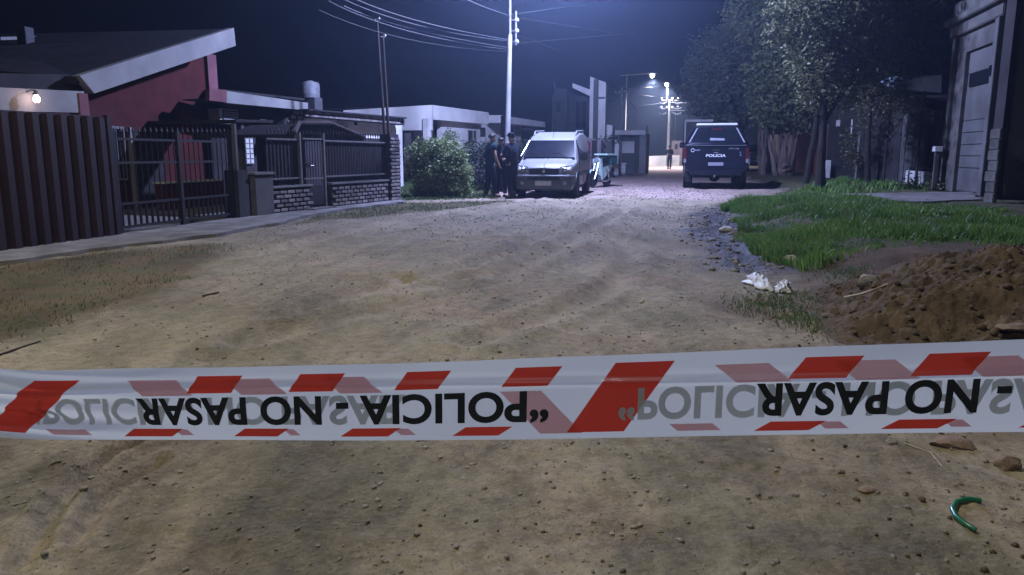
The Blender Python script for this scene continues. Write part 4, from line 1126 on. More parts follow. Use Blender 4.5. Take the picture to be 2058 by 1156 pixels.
MB().box((a[0]+b[0])/2-.03, (a[0]+b[0])/2+.03, .25, .278, a[1], b[1]).build('window_bar', M['fascia'], w_)
a, b = F3.px(967, 275, .3), F3.px(975, 257, .3)
w_ = MB().box(a[0], b[0], .28, .345, a[1], b[1]).build('window', M['dark_panel'], t)

F4 = Fr(F3.w(F3.x(984), 1.2), F3.w(F3.x(984), 1.2)+Vector((math.cos(F3.a), math.sin(F3.a), 0)))
t = F4.thing('white_house', 'second white house with a jutting slab eave, right behind the lit utility pole', 'house')
MB().prism(F4.pts([(984, 232), (1075, 246), (1075, 256), (984, 247)], 0), -.6, .1).build('slab_eave', M['white_wall'], t)
MB().prism(F4.pts([(984, 230), (1040, 238), (1040, 242), (984, 234)], .5), .5, 6).build('roof', M['fascia'], t)
MB().box(F4.x(976), F4.x(1028), .3, .5, 0, F4.z(1000, 243)).build('front_wall', M['white_wall'], t)
MB().box(F4.x(1030), F4.x(1047), .9, 1.1, 0, F4.z(1040, 248)).build('porch_wall', M['dark_panel'], t)
MB().box(F4.x(1048), F4.x(1058), .3, .5, 0, F4.z(1050, 250)).build('pier', M['white_wall'], t)
MB().box(F4.x(1059), F4.x(1110), .9, 1.1, 0, F4.z(1075, 256)).build('side_wall', M['grey_wall'], t)
# low garden wall / railing before the white houses
t = F3.thing('garden_wall', 'dark low garden wall between the clipped hedge and the white houses', 'wall')
MB().box(F3.x(955), F3.x(1075), -2.6, -2.45, 0, F3.z(1000, 296, -2.6)).build('wall', M['grey_wall'], t)

# --- mid-distance blocks right of the van
def block(px0, px1, pyt0, pyt1, Y, depth, mt_, name, label, cat='building', yaw=0.0, pyb=None):
    A_ = P(px0, 320, Y); A_.z = 0; B_ = P(px1, 320, Y); B_.z = 0; B_.y -= .2*(B_.x-A_.x)
    F = Fr(A_, B_); t = F.thing(name, label, cat)
    a, b = F.px(px0, pyt0), F.px(px1, pyt1)
    MB().prism([(a[0], 0), (b[0], 0), b, a], 0, depth).build('walls', mt_, t)
    return F, t
F, t = block(1113, 1140, 176, 180, 47, 5, M['far_dark'], 'dark_building', 'tall dim building left of the white tower, leftmost block', yaw=2)
a, b = F.px(1118, 225), F.px(1126, 205); MB().box(a[0], b[0], -.05, -.002, a[1], b[1]).build('window', M['dark_panel'], t)
F, t = block(1140, 1190, 190, 196, 48, 5, M['far_dark'], 'dark_building', 'tall dim building directly behind the slanting beam of the white tower', yaw=3)
a, b = F.px(1157, 258), F.px(1178, 205); w_ = MB().box(a[0], b[0], -.06, -.002, a[1], b[1]).build('window', M['dark_panel'], t)
MB().box((a[0]+b[0])/2-.04, (a[0]+b[0])/2+.04, -.09, -.062, a[1], b[1]).build('window_bar', M['far_dark'], w_)
F, t = block(1186, 1218, 154, 166, 38, 1.2, M['white_wall'], 'white_tower', 'tall narrow white slab wall with a slanting beam, right of the van', yaw=3)
A_, B_ = F.px(1150, 176), F.px(1190, 191)
MB().prism([(A_[0], A_[1]), (B_[0], B_[1]-.1), (B_[0], B_[1]+.22), (A_[0], A_[1]+.22)], .1, .5).build('slanting_beam', M['white_wall'], t)
x_ = F.x(1194); MB().box(x_-.12, x_+.12, -.14, -.01, 0, F.z(1194, 160)).build('downpipe_chase', M['grey_wall'], t)
a = F.px(1196, 197); b = F.px(1216, 198); MB().box(a[0], b[0], -.06, -.003, a[1]-.04, a[1]+.04).build('ledge', M['grey_wall'], t)
F, t = block(1218, 1231, 250, 252, 39, 2, M['white_wall'], 'white_annex', 'small white block stuck to the right foot of the tower')
F, t = block(1160, 1208, 272, 283, 35, .3, mat('mauve_wall', (.26, .21, .22), .9, (.2, .16, .17), 2, .3, 40), 'boundary_wall', 'mauve boundary wall behind the motorcycle', 'wall', yaw=3)
for p_ in (1175, 1193):
    x_ = F.x(p_); MB().box(x_-.12, x_+.12, -.08, -.01, 0, F.z(p_, 282)).build('pier', M['dark_panel'], t)
F, t = block(1206, 1230, 282, 285, 36, .3, M['grey_wall'], 'boundary_wall', 'dark grey gate wall right of the mauve wall', 'wall', yaw=2)
F, t = block(1231, 1244, 273, 292, 41, .3, M['white_wall'], 'boundary_wall', 'short pale boundary wall with slanting top beside the far lamp-post', 'wall', yaw=5)
# small flat-roofed kiosk house
A_ = P(1236, 320, 46); A_.z = 0; B_ = P(1293, 320, 45.6); B_.z = 0; F = Fr(A_, B_)
t = F.thing('flat_roofed_house', 'small dim house with pale flat roof edge and light door, left of the far officer', 'house')
MB().prism(F.pts([(1234, 262), (1297, 262), (1297, 271), (1234, 271)], -.5), -.5, .0).build('roof_edge', M['white_wall'], t)
MB().box(F.x(1246), F.x(1284), .3, .5, 0, F.z(1265, 268, .3)).build('wall', M['grey_wall'], t)
MB().box(F.x(1283), F.x(1296), -.4, 3, 0, F.z(1290, 268)).build('pier', M['fascia'], t)
a, b = F.px(1250, 308, .2), F.px(1275, 284, .2); MB().box(a[0], b[0], .2, .297, a[1], b[1]).build('garage_door', M['white_wall'], t)
MB().box(a[0]-.1, b[0]+.1, .15, .295, b[1], b[1]+.1).build('lintel', M['far_dark'], t)
# bins by it
for (p_, w1, hh, mt_, lb) in ((1253, 10, 20, M['white_plastic'], 'pale upright sack of rubbish at the foot of the slim far pole'), (1265, 16, 16, M['bumper'], 'dark low bin beside the pale rubbish sack')):
    q_ = P(p_, 326, 43); s = 43/1500*w1; t = thing('rubbish_bin', lb, 'bin', (q_.x, q_.y, 0))
    MB().bbox(-s/2, s/2, -s/2, s/2, 0, 43/1500*hh, .06).build('body', mt_, t); MB().bbox(-s/2-.03, s/2+.03, -s/2-.03, s/2+.03, 43/1500*hh+.003, 43/1500*hh+.09, .03).build('lid', mt_, t)
# far white wall and barrier by the officer
F, t = block(1297, 1366, 314, 312, 78, .3, M['white_wall'], 'boundary_wall', 'long low white wall crossing the end of the street', 'wall')
F, t = block(1350, 1372, 283, 283, 84, 4, mat('pink_far', (.34, .27, .27), .9, (.26, .2, .2), 2), 'far_house', 'pinkish low house at the end of the street behind the officer', 'house')
a, b = F.px(1356, 300), F.px(1362, 290); MB().box(a[0], b[0], -.06, -.002, a[1], b[1]).build('window', M['dark_panel'], t)
# box trailer left of pickup
A_ = P(1371, 320, 40); A_.z = 0; B_ = P(1400, 320, 39.85); B_.z = 0; F = Fr(A_, B_)
t = F.thing('box_truck', 'pale box body of a truck parked beyond the police pickup', 'truck')
z0, z1 = F.z(1372, 300), F.z(1372, 242)
MB().bbox(F.x(1371), F.x(1425), 0, 4.5, z0, z1, .04).build('box_body', M['grey_wall'], t)
for a, b, c_, d in ((1370, 1373, z0, z1+.02), (1370, 1426, z1-.08, z1+.03), (1370, 1426, z0, z0+.1)):
    MB().box(F.x(a), F.x(b), -.04, -.003, c_, d).build('edge_trim', M['white_wall'], t)
for y_ in (.9, 3.6):
    w_ = MB().lathe([(.30, 0), (.42, .03), (.42, .22), (.30, .25)], axis='x', n=18, c=(F.x(1372)+.02, y_, .43)).build('wheel', M['black'], t)
MB().box(F.x(1372)+.3, F.x(1420), .2, 4.4, .55, z0).build('chassis', M['dark_panel'], t)

# ================================================================ right side
FR = Fr((10.3, 15.9, .2), (10.3+.25*4, 15.9+4, .2)); 
t = FR.thing('old_garage', 'old grey stained garage front with panelled metal door and crumbling cornice at right', 'garage')
# frame: x grows away from the camera, wall body on the right side (y negative)
X = lambda p_, y=0: FR.x(p_, y)
xL, xR = X(1893), X(1975)
zc0, zc1 = FR.z(1890, 92), FR.z(1890, 60)
dl, dr = X(1912), X(1968)
dt = FR.z(1935, 108)
MB().prism([(dl, 0), (xL, 0), (xL, zc0), (dl, zc0)], -.3, 0).build('wall', M['old_wall'], t)
MB().prism([(xR, 0), (dr, 0), (dr, zc0), (xR, zc0)], -.3, 0).build('wall', M['old_wall'], t)
MB().box(dr, dl, -.3, 0, dt, zc0).build('lintel', M['old_wall'], t)
MB().bbox(xR-.35, xL+.25, -.35, .12, zc0, zc0+.28, .02).build('cornice', M['old_wall'], t)
MB().bbox(xR-.45, xL+.35, -.35, .26, zc0+.283, zc0+.44, .02).build('cornice_ledge', M['old_wall'], t)
MB().bbox(xR-.45, xL+.3, -.35, .08, zc0+.443, zc0+.85, .03).build('parapet', M['old_wall'], t)
MB().bbox(xR-.12, xR+.12, -.05, .10, 0, zc0-.003, .01).build('pilaster', M['grey_wall'], t)
MB().bbox(xL-.12, xL+.12, -.05, .08, 0, zc0-.003, .01).build('pilaster', M['old_wall'], t)
dr_ = MB().box(dr, dl, -.16, -.1, .02, dt).build('garage_door', M['grey_wall'], t)
zs = [FR.z(1940, p_) for p_ in (394, 338, 314, 291, 267, 243)]
zs[0] = .03
pitchs = list(zip(zs[:-1], zs[1:]))
for (a, b) in pitchs:
    MB().bbox(dr+.05, dl-.05, -.1, -.07, a+.012, b-.012, .008).build('door_panel', M['grey_wall'], dr_)
MB().bbox(dr+.05, dl-.05, -.1, -.075, zs[-1]+.012, FR.z(1940, 185), .008).build('door_panel', M['grey_wall'], dr_)
MB().bbox(dr+.05, dl-.05, -.1, -.075, FR.z(1940, 150)+.01, dt-.03, .008).build('door_panel', M['grey_wall'], dr_)
for (pa, pb_, q0, q1) in ((1917, 1962, 176, 150), (1970, 1975, 160, 140)):
    a, b = X(pb_), X(pa)
    w_ = MB().box(a, b, -.09, -.066 if pa < 1965 else .11, FR.z((pa+pb_)/2, q0), FR.z((pa+pb_)/2, q1)).build('door_window' if pa < 1965 else 'meter_slot', M['glass_dark'], dr_ if pa < 1965 else t)
lx = X(1960); lz = FR.z(1960, 250); MB().box(lx-.04, lx+.04, -.07, -.05, lz-.12, lz+.08).build('lock', M['iron'], dr_)
# downpipe
x_ = X(1993, .15); MB().tube([(x_, .14, .05), (x_, .14, FR.z(1996, 55, .15))], .045, 10).build('downpipe', M['pole_concrete'], t, smooth=True)
MB().box(xR-.9, xR-.12, -.3, -.02, 0, zc0).build('side_strip', M['dark_wall'], t)

# concrete block pillar
q0 = G(1994, 409, .2); q1 = G(2032, 412, .2)
t = thing('block_pillar', 'rough concrete block pillar in front of the plain grey wall at the right edge', 'pillar', (q0.x, q0.y, .2), -.12)
w_ = (q1.x-q0.x); hh = P(2010, 236, q0.y).z-.2
nb = int(hh/.2); bmsh = MB().bbox(0, w_, 0, .35, 0, .19, .012).mesh('block', M['block'])
for k in range(nb): inst('block', bmsh, t, (rng.uniform(-.012, .012), rng.uniform(-.012, .012), k*.2))
for k in range(3): inst('block', bmsh, t, (w_+.02, .35+.02*k, (nb-1-k*2)*.2-.0), scale=(.5, .6, 1))
# big plain wall behind it
A_ = P(2018, 320, 15.2); A_.z = .2
t = thing('plain_wall_house', 'plain tall grey side wall of a building at the right edge', 'building', A_, -.1)
MB().box(0, 9, 0, .25, 0, 6.5).build('wall', M['fascia'], t)
MB().box(-.12, .0, -.05, .3, 0, 6.5).build('corner_strip', M['dark_wall'], t)
MB().xprism([(-2.2, 0), (-.02, 0), (-.02, 1.95), (-2.2, 1.1)], 0.75, 1.0).build('lean_to_wall', M['dark_wall'], t)

# fence with low white plinths right of the trees
t = FR.thing('railed_fence', 'dark railed garden fence with low white plinths left of the old garage', 'fence')
for (pa, pb_, zt_) in ((1765, 1790, 338), (1815, 1862, 344)):
    a, b = X(pb_), X(pa)
    MB().bbox(a, b, -.2, 0, 0, max(.35, FR.z((pa+pb_)/2, zt_)), .015).build('white_plinth', M['white_wall'], t)
MB().bbox(X(1815), X(1803), -.25, .03, 0, FR.z(1808, 232), .015).build('pillar', M['grey_wall'], t)
MB().bbox(X(1884), X(1873), -.2, .05, 0, FR.z(1878, 295), .015).build('pillar', M['old_wall'], t)
tb = lambda x: 2.1
bars(FR, X(1868), X(1816), .13, lambda x: .35, tb, -.1, t, .01)
bars(FR, X(1800), X(1740), .16, lambda x: .35, tb, -.1, t, .01)
for z_ in (.5, 1.95):
    MB().box(X(1870), X(1740), -.115, -.085, z_, z_+.04).build('rail', M['iron'], t)
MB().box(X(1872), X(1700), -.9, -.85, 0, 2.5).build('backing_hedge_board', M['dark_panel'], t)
# meter box post
x_ = X(1870, .3); mz_ = FR.z(1870, 296, .3)
t = FR.thing('meter_post', 'low post with small pale meter box before the railed fence', 'meter post')
MB().bbox(x_-.05, x_+.05, .2, .3, 0, mz_-.12, .01).build('post', M['grey_wall'], t)
MB().bbox(x_-.14, x_+.14, .16, .34, mz_-.118, mz_+.02, .01).build('meter_box', M['white_plastic'], t)
# awning / pale sheet roof
A_ = P(1822, 168, 22); B_ = P(1890, 150, 20.5)
t = thing('sheet_awning', 'pale bluish sagging awning just left of the old garage', 'awning', (A_.x, A_.y, A_.z))
AW = Fr(A_, B_); q_ = AW.pts([(1818, 168), (1838, 158), (1862, 153), (1892, 151), (1892, 187), (1872, 184), (1850, 184), (1834, 178)], 0)
wv = [Vector((AW.w(a, 0, b)-A_)) for a, b in q_]; n_ = len(wv); bk = Vector((.35, 2.2, .25))
MB().add(wv+[p+bk for p in wv], [tuple(range(n_)), tuple(range(2*n_-1, n_-1, -1))]+[(i, i+n_, (i+1) % n_+n_, (i+1) % n_) for i in range(n_)]).build('canopy_sheet', M['awning'], t)
for i in (0, 3):
    p = wv[i]+bk*.5; MB().tube([(p.x, p.y, p.z-.1), (p.x, p.y, -A_.z+.2)], .04, 8).build('awning_post', M['dark_wall'], t)
MB().box(1.0, 3.5, 2.0, 5.5, -A_.z+.2, -.25).build('shed_wall', M['dark_wall'], t)

# farther right: dark house, red brick wall
A_ = P(1600, 320, 41); A_.z = .2; B_ = P(1662, 320, 33); B_.z = .2; F = Fr(A_, B_)
t = F.thing('red_brick_wall', 'reddish brick garden wall glimpsed between the tree trunks', 'wall')
MB().box(F.x(1590), F.x(1665), 0, .2, 0, F.z(1630, 262)).build('wall', M['far_brick'], t)
MB().box(F.x(1590), F.x(1665), -.04, .24, F.z(1630, 262), F.z(1630, 262)+.12).build('coping', M['concrete'], t)
for p_ in (1592, 1625, 1652):
    x_ = F.x(p_); MB().box(x_-.2, x_+.2, -.08, -.01, 0, F.z(1630, 258)).build('pier', M['grey_wall'] if p_ != 1625 else M['concrete'], t)
A_ = P(1660, 320, 31); A_.z = .2; B_ = P(1745, 320, 27); B_.z = .2; F = Fr(A_, B_)
t = F.thing('dark_house', 'dark house front behind the street trees on the right', 'house')
MB().box(F.x(1655), F.x(1760), 0, 3, 0, F.z(1700, 205)).build('wall', M['dark_wall'], t)
for (a, b, c_, d, nm, mt_) in ((1702, 1714, 270, 241, 'window', M['white_wall']), (1672, 1677, 255, 243, 'window', M['white_wall']), (1676, 1690, 335, 262, 'door', M['dark_panel'])):
    MB().box(F.x(a), F.x(b), -.06, -.002, max(0, F.z((a+b)/2, c_)), F.z((a+b)/2, d)).build(nm, mt_, t)
MB().bbox(F.x(1674), F.x(1681), -.5, -.3, 0, F.z(1677, 322), .02).build('step_post', M['white_wall'], t)
A_ = P(1540, 320, 62); A_.z = .2; B_ = P(1600, 320, 52); B_.z = .2; F = Fr(A_, B_)
t = F.thing('dark_house', 'dim low house far behind the pale multi-stemmed tree', 'house')
MB().box(F.x(1530), F.x(1600), 0, 3, 0, F.z(1560, 270)).build('wall', M['dark_wall'], t)
MB().box(F.x(1545), F.x(1552), -.06, -.002, .8, 1.9).build('window', M['glass_dark'], t)
# dark forest-like backdrop masses are left out: the night beyond is empty sky
# ================================================================ vehicles
def loft(stations, name, mt, parent, smooth=True):
    """stations: (y, [(half width, z), ...]) from bottom centre line outwards to the top centre line"""
    k = len(stations[0][1]); v = []; f = []
    for y, ring in stations:
        full = [(-a, b) for a, b in reversed(ring)] + [(a, b) for a, b in ring]
        v += [(a, y, b) for a, b in full]
    n = 2*k
    for i in range(len(stations)-1):
        for j in range(n-1): f.append((i*n+j, i*n+j+1, (i+1)*n+j+1, (i+1)*n+j))
        f.append((i*n+n-1, i*n, (i+1)*n, (i+1)*n+n-1))
    f.append(tuple(range(n))); f.append(tuple(range((len(stations)-1)*n+n-1, (len(stations)-1)*n-1, -1)))
    o = MB().add(v, f).build(name, mt, parent, smooth)
    bv = o.modifiers.new('edge', 'BEVEL'); bv.width = .025; bv.segments = 3; bv.limit_method = 'ANGLE'; bv.angle_limit = math.radians(24)
    return o
def wheel(t, x, y, r, w, hub=None):
    s = 1 if x > 0 else -1
    o = MB().lathe([(r*.62, -w/2), (r*.9, -w/2), (r*.985, -w*.38), (r, -w*.15), (r, w*.15), (r*.985, w*.38), (r*.9, w/2), (r*.62, w/2)], axis='x', n=28).build('wheel', M['black'], t, smooth=True)
    o.location = (x, y, r)
    MB().lathe([(r*.61, s*w*.30), (r*.60, s*w*.40), (r*.5, s*w*.34), (r*.2, s*w*.36), (r*.18, s*w*.43), (.01, s*w*.44)], axis='x', n=24).build('rim', hub or M['chrome'], o, smooth=True)
    for k in range(6):
        a = k*math.pi/3; MB().box(s*w*.35, s*w*.39, -.03, .03, r*.2, r*.56).build('spoke', hub or M['chrome'], o).rotation_euler = (a, 0, 0)
    return o
def quad(pts, name, mt, parent, th=.006):
    p = [Vector(q_) for q_ in pts]; n = (p[1]-p[0]).cross(p[-1]-p[0]).normalized()*th; k = len(p)
    return MB().add([q_+n*.5 for q_ in p]+[q_-n*.5 for q_ in p], [tuple(range(k)), tuple(range(2*k-1, k-1, -1))]+[(i, i+k, (i+1) % k+k, (i+1) % k) for i in range(k)]).build(name, mt, parent)
def arch(t, x, y, r, mt):
    s = 1 if x > 0 else -1; v = []; n = 14
    for i in range(n+1):
        a = math.pi*i/n; 
        for rr, xx in ((r+.035, x), (r+.085, x), (r+.085, x+s*.02), (r+.035, x+s*.02)): v.append((xx, y+rr*math.cos(a), r*.98+rr*math.sin(a)))
    f = [(i*4+j, i*4+(j+1) % 4, (i+1)*4+(j+1) % 4, (i+1)*4+j) for i in range(n) for j in range(4)]
    MB().add(v, f).build('wheel_arch', mt, t)
    MB().lathe([(r+.045, 0), (r+.045, s*.004)], axis='x', n=24, c=(x+s*.001, y, r*.98)).build('wheel_well', M['black'], t)

# --- silver van
base = G(1092, 399); rd = Vector((math.sin(math.radians(12)), math.cos(math.radians(12)), 0))
ctr = base + rd*2.0
van = thing('van', 'parked silver van with roof rails and dark windscreen, facing the tape beside the officers', 'van', ctr, math.pi-math.radians(12))
def ring(hl, zl, hb, zb, ht, zt): return [(0, zl), (hl*.9, zl), (hl, zl+.10), (hb+.005, (zl+zb)/2+.05), (hb, zb), ((hb+ht)/2+.01, (zb+zt)/2), (ht, zt-.05), (ht-.10, zt-.004), (0, zt)]
loft([(-2.0, ring(.70, .34, .74, 1.0, .62, 1.62)), (-1.93, ring(.75, .28, .77, 1.02, .64, 1.70)), (-1.2, ring(.76, .26, .785, 1.03, .655, 1.755)),
      (-.5, ring(.76, .26, .785, 1.03, .655, 1.75)), (-.05, ring(.76, .26, .785, 1.03, .65, 1.70)), (.35, ring(.76, .26, .785, 1.03, .64, 1.61)), (.62, ring(.76, .26, .785, 1.02, .64, 1.50)),
      (1.16, ring(.76, .26, .775, .93, .69, 1.01)), (1.26, ring(.76, .26, .77, .90, .69, .97)), (1.6, ring(.76, .28, .76, .84, .66, .925)), (1.84, ring(.74, .30, .73, .78, .62, .86)), (1.95, ring(.70, .34, .69, .70, .58, .78))], 'body', M['silver'], van)
quad([(-.605, .645, 1.485), (.605, .645, 1.485), (.69, 1.15, 1.035), (-.69, 1.15, 1.035)], 'windscreen', M['glass_car'], van, .03)
for s in (-1, 1):
    for (ya, yb_, yc, yd, nm) in ((.98, .52, -.12, -.12, 'front_side_window'), (-.20, -.20, -1.02, -1.02, 'rear_side_window'), (-1.10, -1.10, -1.82, -1.72, 'cargo_side_window')):
        zt_ = 1.50 if nm == 'front_side_window' else 1.60; quad([(s*.793, ya, 1.08), (s*(.80-.195*(zt_-1.08)/.5), yb_, zt_), (s*(.80-.195*(zt_-1.08)/.5), yd, zt_), (s*.793, yc, 1.08)], nm, M['glass_car'], van, .02)
    # door seams, handles, rub strip
    for y_ in (.86, -.16, -1.06): MB().box(s*.786-.004, s*.786+.004, y_-.008, y_+.008, .36, 1.05).build('door_seam', M['black'], van)
    for y_ in (-.05, -.95): MB().bbox(s*.80-.012, s*.80+.012, y_-.07, y_+.07, .93, .96, .006).build('door_handle', M['bumper'], van)
    MB().bbox(s*.80-.014, s*.80+.014, -1.05, 1.0, .56, .66, .008).build('rub_strip', M['bumper'], van)
    MB().tube([(s*.58, .15, 1.64), (s*.58, .0, 1.75), (s*.58, -1.45, 1.81), (s*.58, -1.6, 1.745)], .022, 8).build('roof_rail', M['silver'], van, smooth=True)
    mr = MB().bbox(-.11, .11, -.06, .06, -.09, .09, .03).build('mirror', M['bumper'], van); mr.location = (s*.90, .93, 1.06)
    MB().box(-.09, .09, -.068, -.062, -.07, .07).build('mirror_glass', M['chrome'], mr)
    MB().tube([(s*.79, .93, 1.06), (s*.85, .93, 1.09)], .02, 6).build('mirror_arm', M['bumper'], van)
    # headlights
    hl = MB().add([(s*.40, 1.93, .64), (s*.70, 1.83, .66), (s*.72, 1.76, .84), (s*.42, 1.90, .80), (s*.40, 1.99, .64), (s*.71, 1.89, .66), (s*.73, 1.80, .85), (s*.42, 1.94, .81)],
                  [(0, 1, 2, 3), (7, 6, 5, 4), (0, 4, 5, 1), (1, 5, 6, 2), (2, 6, 7, 3), (3, 7, 4, 0)]).build('headlight', M['light_glass'], van)
    MB().lathe([(.055, 0), (.062, .02), (.04, .05), (.01, .055)], axis='y', n=14, c=(s*.54, 1.935, .73)).build('reflector', M['chrome'], hl, smooth=True)
    MB().lathe([(.05, 0), (.05, .02), (.01, .03)], axis='y', n=14, c=(s*.55, 2.045, .40)).build('fog_light', M['light_glass'], van, smooth=True)
    for y_ in (1.28, -1.28): arch(van, s*.775, y_, .30, M['bumper']); wheel(van, s*.72, y_, .30, .19)
loft([(1.80, [(0, .22), (.74, .22), (.79, .32), (.79, .58), (.72, .62), (0, .62)]), (1.98, [(0, .22), (.66, .22), (.72, .30), (.72, .57), (.66, .61), (0, .61)]), (2.05, [(0, .25), (.5, .25), (.58, .32), (.58, .55), (.5, .59), (0, .59)])], 'front_bumper', M['bumper'], van)
loft([(-2.08, [(0, .30), (.66, .30), (.72, .36), (.72, .55), (.66, .60), (0, .60)]), (-1.95, [(0, .26), (.74, .26), (.78, .34), (.78, .58), (.72, .62), (0, .62)])], 'rear_bumper', M['bumper'], van)
gr = MB().bbox(-.38, .38, 1.92, 1.985, .63, .75, .012).build('grille', M['black'], van)
for k in range(3): MB().box(-.36, .36, 1.985, 1.995, .655+k*.032, .665+k*.032).build('grille_bar', M['bumper'], gr)
MB().lathe([(.045, 0), (.045, .014), (.01, .02)], axis='y', n=12, c=(0, 1.995, .70)).build('badge', M['chrome'], van, smooth=True)
MB().bbox(-.21, .21, 2.052, 2.066, .33, .45, .004).build('number_plate', M['plate'], van)
MB().box(-.42, .42, 2.048, 2.056, .48, .55).build('air_intake', M['black'], van)
for s, x0 in ((-1, -.5), (1, .12)):
    MB().tube([(x0, 1.19, 1.02), (x0+.22, 1.06, 1.14), (x0+.42, 1.05, 1.15)], .008, 5).build('wiper', M['black'], van)
MB().tube([(.0, .45, 1.56), (.0, .38, 1.72)], .005, 5).build('aerial', M['black'], van)
MB().bbox(-.09, .09, .58, .61, 1.38, 1.44, .01).build('inside_mirror', M['bumper'], van)
MB().box(-.70, .70, -1.9, 1.8, .20, .27).build('underbody', M['black'], van)
for s in (-1, 1):
    MB().bbox(s*.70-.06, s*.70+.06, -2.02, -1.9, .7, 1.5, .02).build('tail_light', M['red_light'], van)
for s in (-1, 1):
    MB().bbox(s*.35-.22, s*.35+.22, .0, .12, .6, 1.25, .05).build('seat', M['bumper'], van)

# --- police pickup
base = G(1436, 381); rz = -math.radians(13.5); rd2 = Vector((-math.sin(rz), math.cos(rz), 0))
pk = thing('police_pickup', 'dark navy police pickup with covered bed seen from behind, white bar on its roof', 'pickup truck', base + rd2*2.65, rz)
def ring2(hl, zl, hb, zb, ht, zt): return [(0, zl), (hl*.92, zl), (hl, zl+.10), (hb+.015, (zl+zb)/2+.1), (hb, zb), ((hb*.62+ht*.38)+.012, zb+(zt-zb)*.4), (ht, zt-.05), (ht-.10, zt-.004), (0, zt)]
loft([(-2.60, ring2(.96, .60, .985, 1.38, .93, 1.44)), (-2.56, ring2(.97, .58, .99, 1.40, .90, 1.52)), (-2.18, ring2(.97, .56, .995, 1.42, .67, 2.0)), (-2.0, ring2(.97, .54, .995, 1.42, .66, 2.04)), (-.3, ring2(.97, .5, .995, 1.43, .66, 2.06)), (.35, ring2(.97, .5, .99, 1.42, .64, 2.0)),
      (1.15, ring2(.97, .5, .985, 1.32, .84, 1.42)), (1.3, ring2(.97, .5, .985, 1.28, .84, 1.36)), (2.3, ring2(.96, .5, .95, 1.12, .80, 1.22)), (2.62, ring2(.9, .56, .86, .98, .7, 1.08))], 'body', M['navy'], pk)
# rear glass on the canopy slope
def rg(u, h, off=.012):   # u across -1..1, h 0..1 up the slope
    y = -2.565+(.37)*h; z = 1.50+.46*h; hw = .86-.24*h
    return (u*hw, y-off, z+off*.5)
quad([rg(-.95, .04), rg(.95, .04), rg(.93, .94), rg(-.93, .94)], 'rear_window', M['glass_dark'], pk, .014)
quad([rg(-.40, .10, .024), rg(-.34, .10, .024), rg(-.36, .84, .024), rg(-.43, .84, .024)], 'window_strut', M['navy'], pk, .012)
quad([rg(-.26, .12, .022), rg(.30, .12, .022), rg(.30, .26, .022), rg(-.26, .30, .022)], 'window_pale_strip', M['letter_dim'], pk, .003)  # dim pale strip laid low on the rear glass
quad([rg(-.24, .86, .026), rg(.24, .86, .026), rg(.24, .93, .026), rg(-.24, .93, .026)], 'brake_light', M['red_light'], pk, .02)
for s in (-1, 1):
    quad([rg(s*1.02, -.02, .02), rg(s*.965, -.02, .02), rg(s*.96, 1.0, .02), rg(s*1.03, 1.0, .02)], 'window_edge', M['letter_dim'], pk, .012)
    for (ya, yb_, yc, yd, nm) in ((-2.15, -2.0, -1.0, -1.0, 'canopy_side_window'), (-.72, -.68, .1, .1, 'rear_side_window'), (.18, .18, 1.02, .42, 'front_side_window')):
        quad([(s*1.003, ya, 1.47), (s*.70, yb_, 1.97), (s*.70, yd, 1.97), (s*1.003, yc, 1.47)], nm, M['glass_car'], pk, .03)
    tl = MB().bbox(s*.97-.055, s*.97+.045, -2.64, -2.5, .84, 1.34, .02).build('tail_light', M['red_light'], pk)
    MB().box(s*.97-.04, s*.97+.03, -2.652, -2.641, .86, .98).build('reversing_lens', M['light_glass'], tl)
    for y_ in (-1.55, 1.75): arch(pk, s*.985, y_, .40, M['bumper']); wheel(pk, s*.87, y_, .40, .30, M['bumper'])
    MB().bbox(s*1.13-.10, s*1.13+.10, .95, 1.05, 1.36, 1.58, .03).build('mirror', M['navy'], pk)
    MB().bbox(s*1.0-.015, s*1.0+.015, -.55, -.35, 1.18, 1.22, .006).build('door_handle', M['bumper'], pk)
    for y_ in (.15, -.8): MB().box(s*1.003-.004, s*1.003+.004, y_-.01, y_+.01, .6, 1.42).build('door_seam', M['black'], pk)
    MB().bbox(s*.955-.05, s*.955+.06, -1.0, 1.2, .40, .47, .02).build('side_step', M['bumper'], pk)
    MB().bbox(s*.72-.10, s*.72+.10, -2.70, -2.56, .44, .60, .02).build('bumper_corner', M['navy'], pk)
    MB().box(s*.55-.04, s*.55+.04, -2.5, 2.2, .40, .56).build('chassis_rail', M['black'], pk)
    MB().bbox(s*.87-.13, s*.87+.13, -1.93, -1.90, .22, .62, .005).build('mud_flap', M['black'], pk)
MB().box(-.80, .80, -2.4, 2.3, .50, .58).build('underbody', M['black'], pk)
MB().bbox(-.62, .62, -2.72, -2.58, .45, .60, .02).build('rear_bumper', M['navy'], pk)
MB().lathe([(.10, -.12), (.17, -.06), (.19, 0), (.17, .06), (.10, .12)], axis='y', n=14, c=(0, -1.55, .40)).build('differential', M['black'], pk, smooth=True)
MB().tube([(-.8, -1.55, .40), (.8, -1.55, .40)], .05, 10).build('axle', M['black'], pk)
MB().tube([(-.03, -2.6, .42), (-.03, -2.78, .42), (-.03, -2.80, .48)], .025, 8).build('tow_ball', M['chrome'], pk)
MB().bbox(-.66, .66, -2.08, -1.90, 2.045, 2.13, .025).build('roof_bar', M['white_paint'], pk)
MB().box(-.90, .90, -2.622, -2.604, .70, 1.34).build('tailgate', M['navy'], pk)
MB().bbox(-.13, .13, -2.64, -2.6235, 1.22, 1.30, .008).build('tailgate_handle', M['black'], pk)
MB().bbox(-.24, .24, -2.635, -2.6235, .76, .87, .003).build('number_plate', M['plate'] if False else M['letter_dim'], pk)
MB().bbox(-.92, .92, -2.64, -2.615, 1.385, 1.42, .006).build('canopy_lip', M['bumper'], pk)
